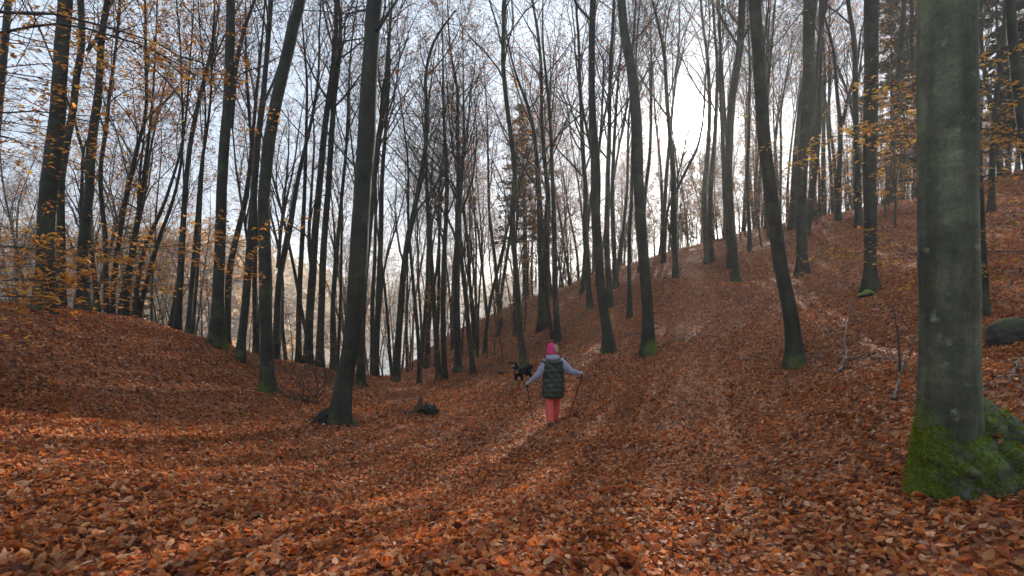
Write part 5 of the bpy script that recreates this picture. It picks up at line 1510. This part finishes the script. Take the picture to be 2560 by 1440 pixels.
for s_ in (-1, 1):
    e0 = hd + csd * s_ * 0.055 + np.array([0, 0.01, 0.05])
    parts.append(('t', [e0, e0 + csd * s_ * 0.035 + (0, 0, 0.012), e0 + csd * s_ * 0.058 + (0, -0.01, -0.035)], [0.026, 0.022, 0.012]))
    g0 = DG(0.0 - 0.02, s_ * 0.085)
    parts.append(('t', [D(0.03, s_ * 0.08, 0.44), D(0.055, s_ * 0.095, 0.32), D(0.02, s_ * 0.10, 0.17 + g0 * .7), D(0.015, s_ * 0.10, 0.05 + g0), D(-0.02, s_ * 0.10, 0.035 + g0)], [0.062, 0.042, 0.030, 0.026, 0.030]))
    ah = 0.57 + 0.04 * s_
    g1_ = DG(ah + 0.05, s_ * 0.09)
    parts.append(('t', [D(ah, s_ * 0.07, 0.50 + hz_), D(ah - 0.075, s_ * 0.09, 0.36 + hz_), D(ah + 0.085, s_ * 0.09, 0.19 + g1_), D(ah + 0.06, s_ * 0.09, 0.05 + g1_), D(ah + 0.02, s_ * 0.09, 0.035 + g1_)], [0.085, 0.058, 0.030, 0.025, 0.030]))
parts.append(('t', [D(0.66, 0, 0.55 + hz_), D(0.75, -0.02, 0.52 + hz_), D(0.80, -0.05, 0.43 + hz_), D(0.84, -0.06, 0.36 + hz_)], [0.032, 0.03, 0.026, 0.014]))
def dogcol(V, N):
    k = np.full(len(V), 0.0)
    ha = V[:, 0] * u[0] + V[:, 1] * u[1]
    low = V[:, 2] - np.interp(ha, [0, 0.6], [0, hz_ * 1.5])
    k = np.clip((0.24 - low) / 0.05, 0, 1)
    mz = (V - hd) @ cdir
    k = np.maximum(k, np.clip((mz - 0.055) / 0.03, 0, 1) * (V[:, 2] < hd[2] + 0.0) * (mz < 0.16))
    ch = np.linalg.norm(V - D(-0.06, 0, 0.47), axis=1)
    k = np.maximum(k, np.clip((0.062 - ch) / 0.02, 0, 1))
    for s_ in (-1, 1):
        br = np.linalg.norm(V - (hd + cdir * 0.07 + csd * s_ * 0.03 + np.array([0, 0, 0.035])), axis=1)
        k = np.maximum(k, br < 0.017)
    return np.array((0.004, 0.004, 0.005)) * (1 - k[:, None]) + np.array((0.38, 0.20, 0.09)) * k[:, None]
link('body', blob('body', parts, 0.011, 3, DOGM, dogcol), dog)
EYEM = plain('dog_eye', (0.02, 0.01, 0.006), 0.1, 0.1)
for s_ in (-1, 1):
    c_ = hd + cdir * 0.068 + csd * s_ * 0.032 + np.array([0, 0, 0.015])
    link('eye', blob('eye', [('e', c_, (0.011, 0.011, 0.011))], 0.003, 1, EYEM), dog)
COLLAR = plain('collar', (0.10, 0.10, 0.11), 0.4, 0.2)
acc = Tubes()
cc = D(-0.075, 0, 0.60); nrm = unit(D(-0.09, 0, 0.07)); e1 = unit(np.cross(nrm, (0, 0, 1.0))); e2 = np.cross(nrm, e1)
aa = np.linspace(0, 2 * math.pi, 21)
acc.add(cc + 0.092 * (np.cos(aa)[:, None] * e1 + np.sin(aa)[:, None] * e2), np.full(21, 0.010), 6)
link('collar', acc.build('collar', COLLAR), dog)

# ------------------------------------------------------------------ haze: even thin mist lit by the low sun
def haze_box(x0, x1, y0, y1, z0, z1, density, aniso):
    V = [(x0, y0, z0), (x1, y0, z0), (x1, y1, z0), (x0, y1, z0), (x0, y0, z1), (x1, y0, z1), (x1, y1, z1), (x0, y1, z1)]
    Fq = [(3, 2, 1, 0), (4, 5, 6, 7), (0, 1, 5, 4), (1, 2, 6, 5), (2, 3, 7, 6), (3, 0, 4, 7)]
    m = bpy.data.materials.new('haze')
    m.use_nodes = True
    nt = m.node_tree
    nt.nodes.remove(nt.nodes['Principled BSDF'])
    v = nt.nodes.new('ShaderNodeVolumePrincipled')
    v.inputs['Color'].default_value = (1.0, 0.975, 0.93, 1)
    v.inputs['Density'].default_value = density
    v.inputs['Anisotropy'].default_value = aniso
    nt.links.new(v.outputs[0], nt.nodes['Material Output'].inputs['Volume'])
    o = link('haze', mk('haze', V, [Fq], m, smooth=False))
    prop(o, 'thin pale haze hanging between the trunks and over the lake', 'haze', kind='stuff')
haze_box(-720, 720, -30, 820, -32, 46, 0.0009, 0.6)
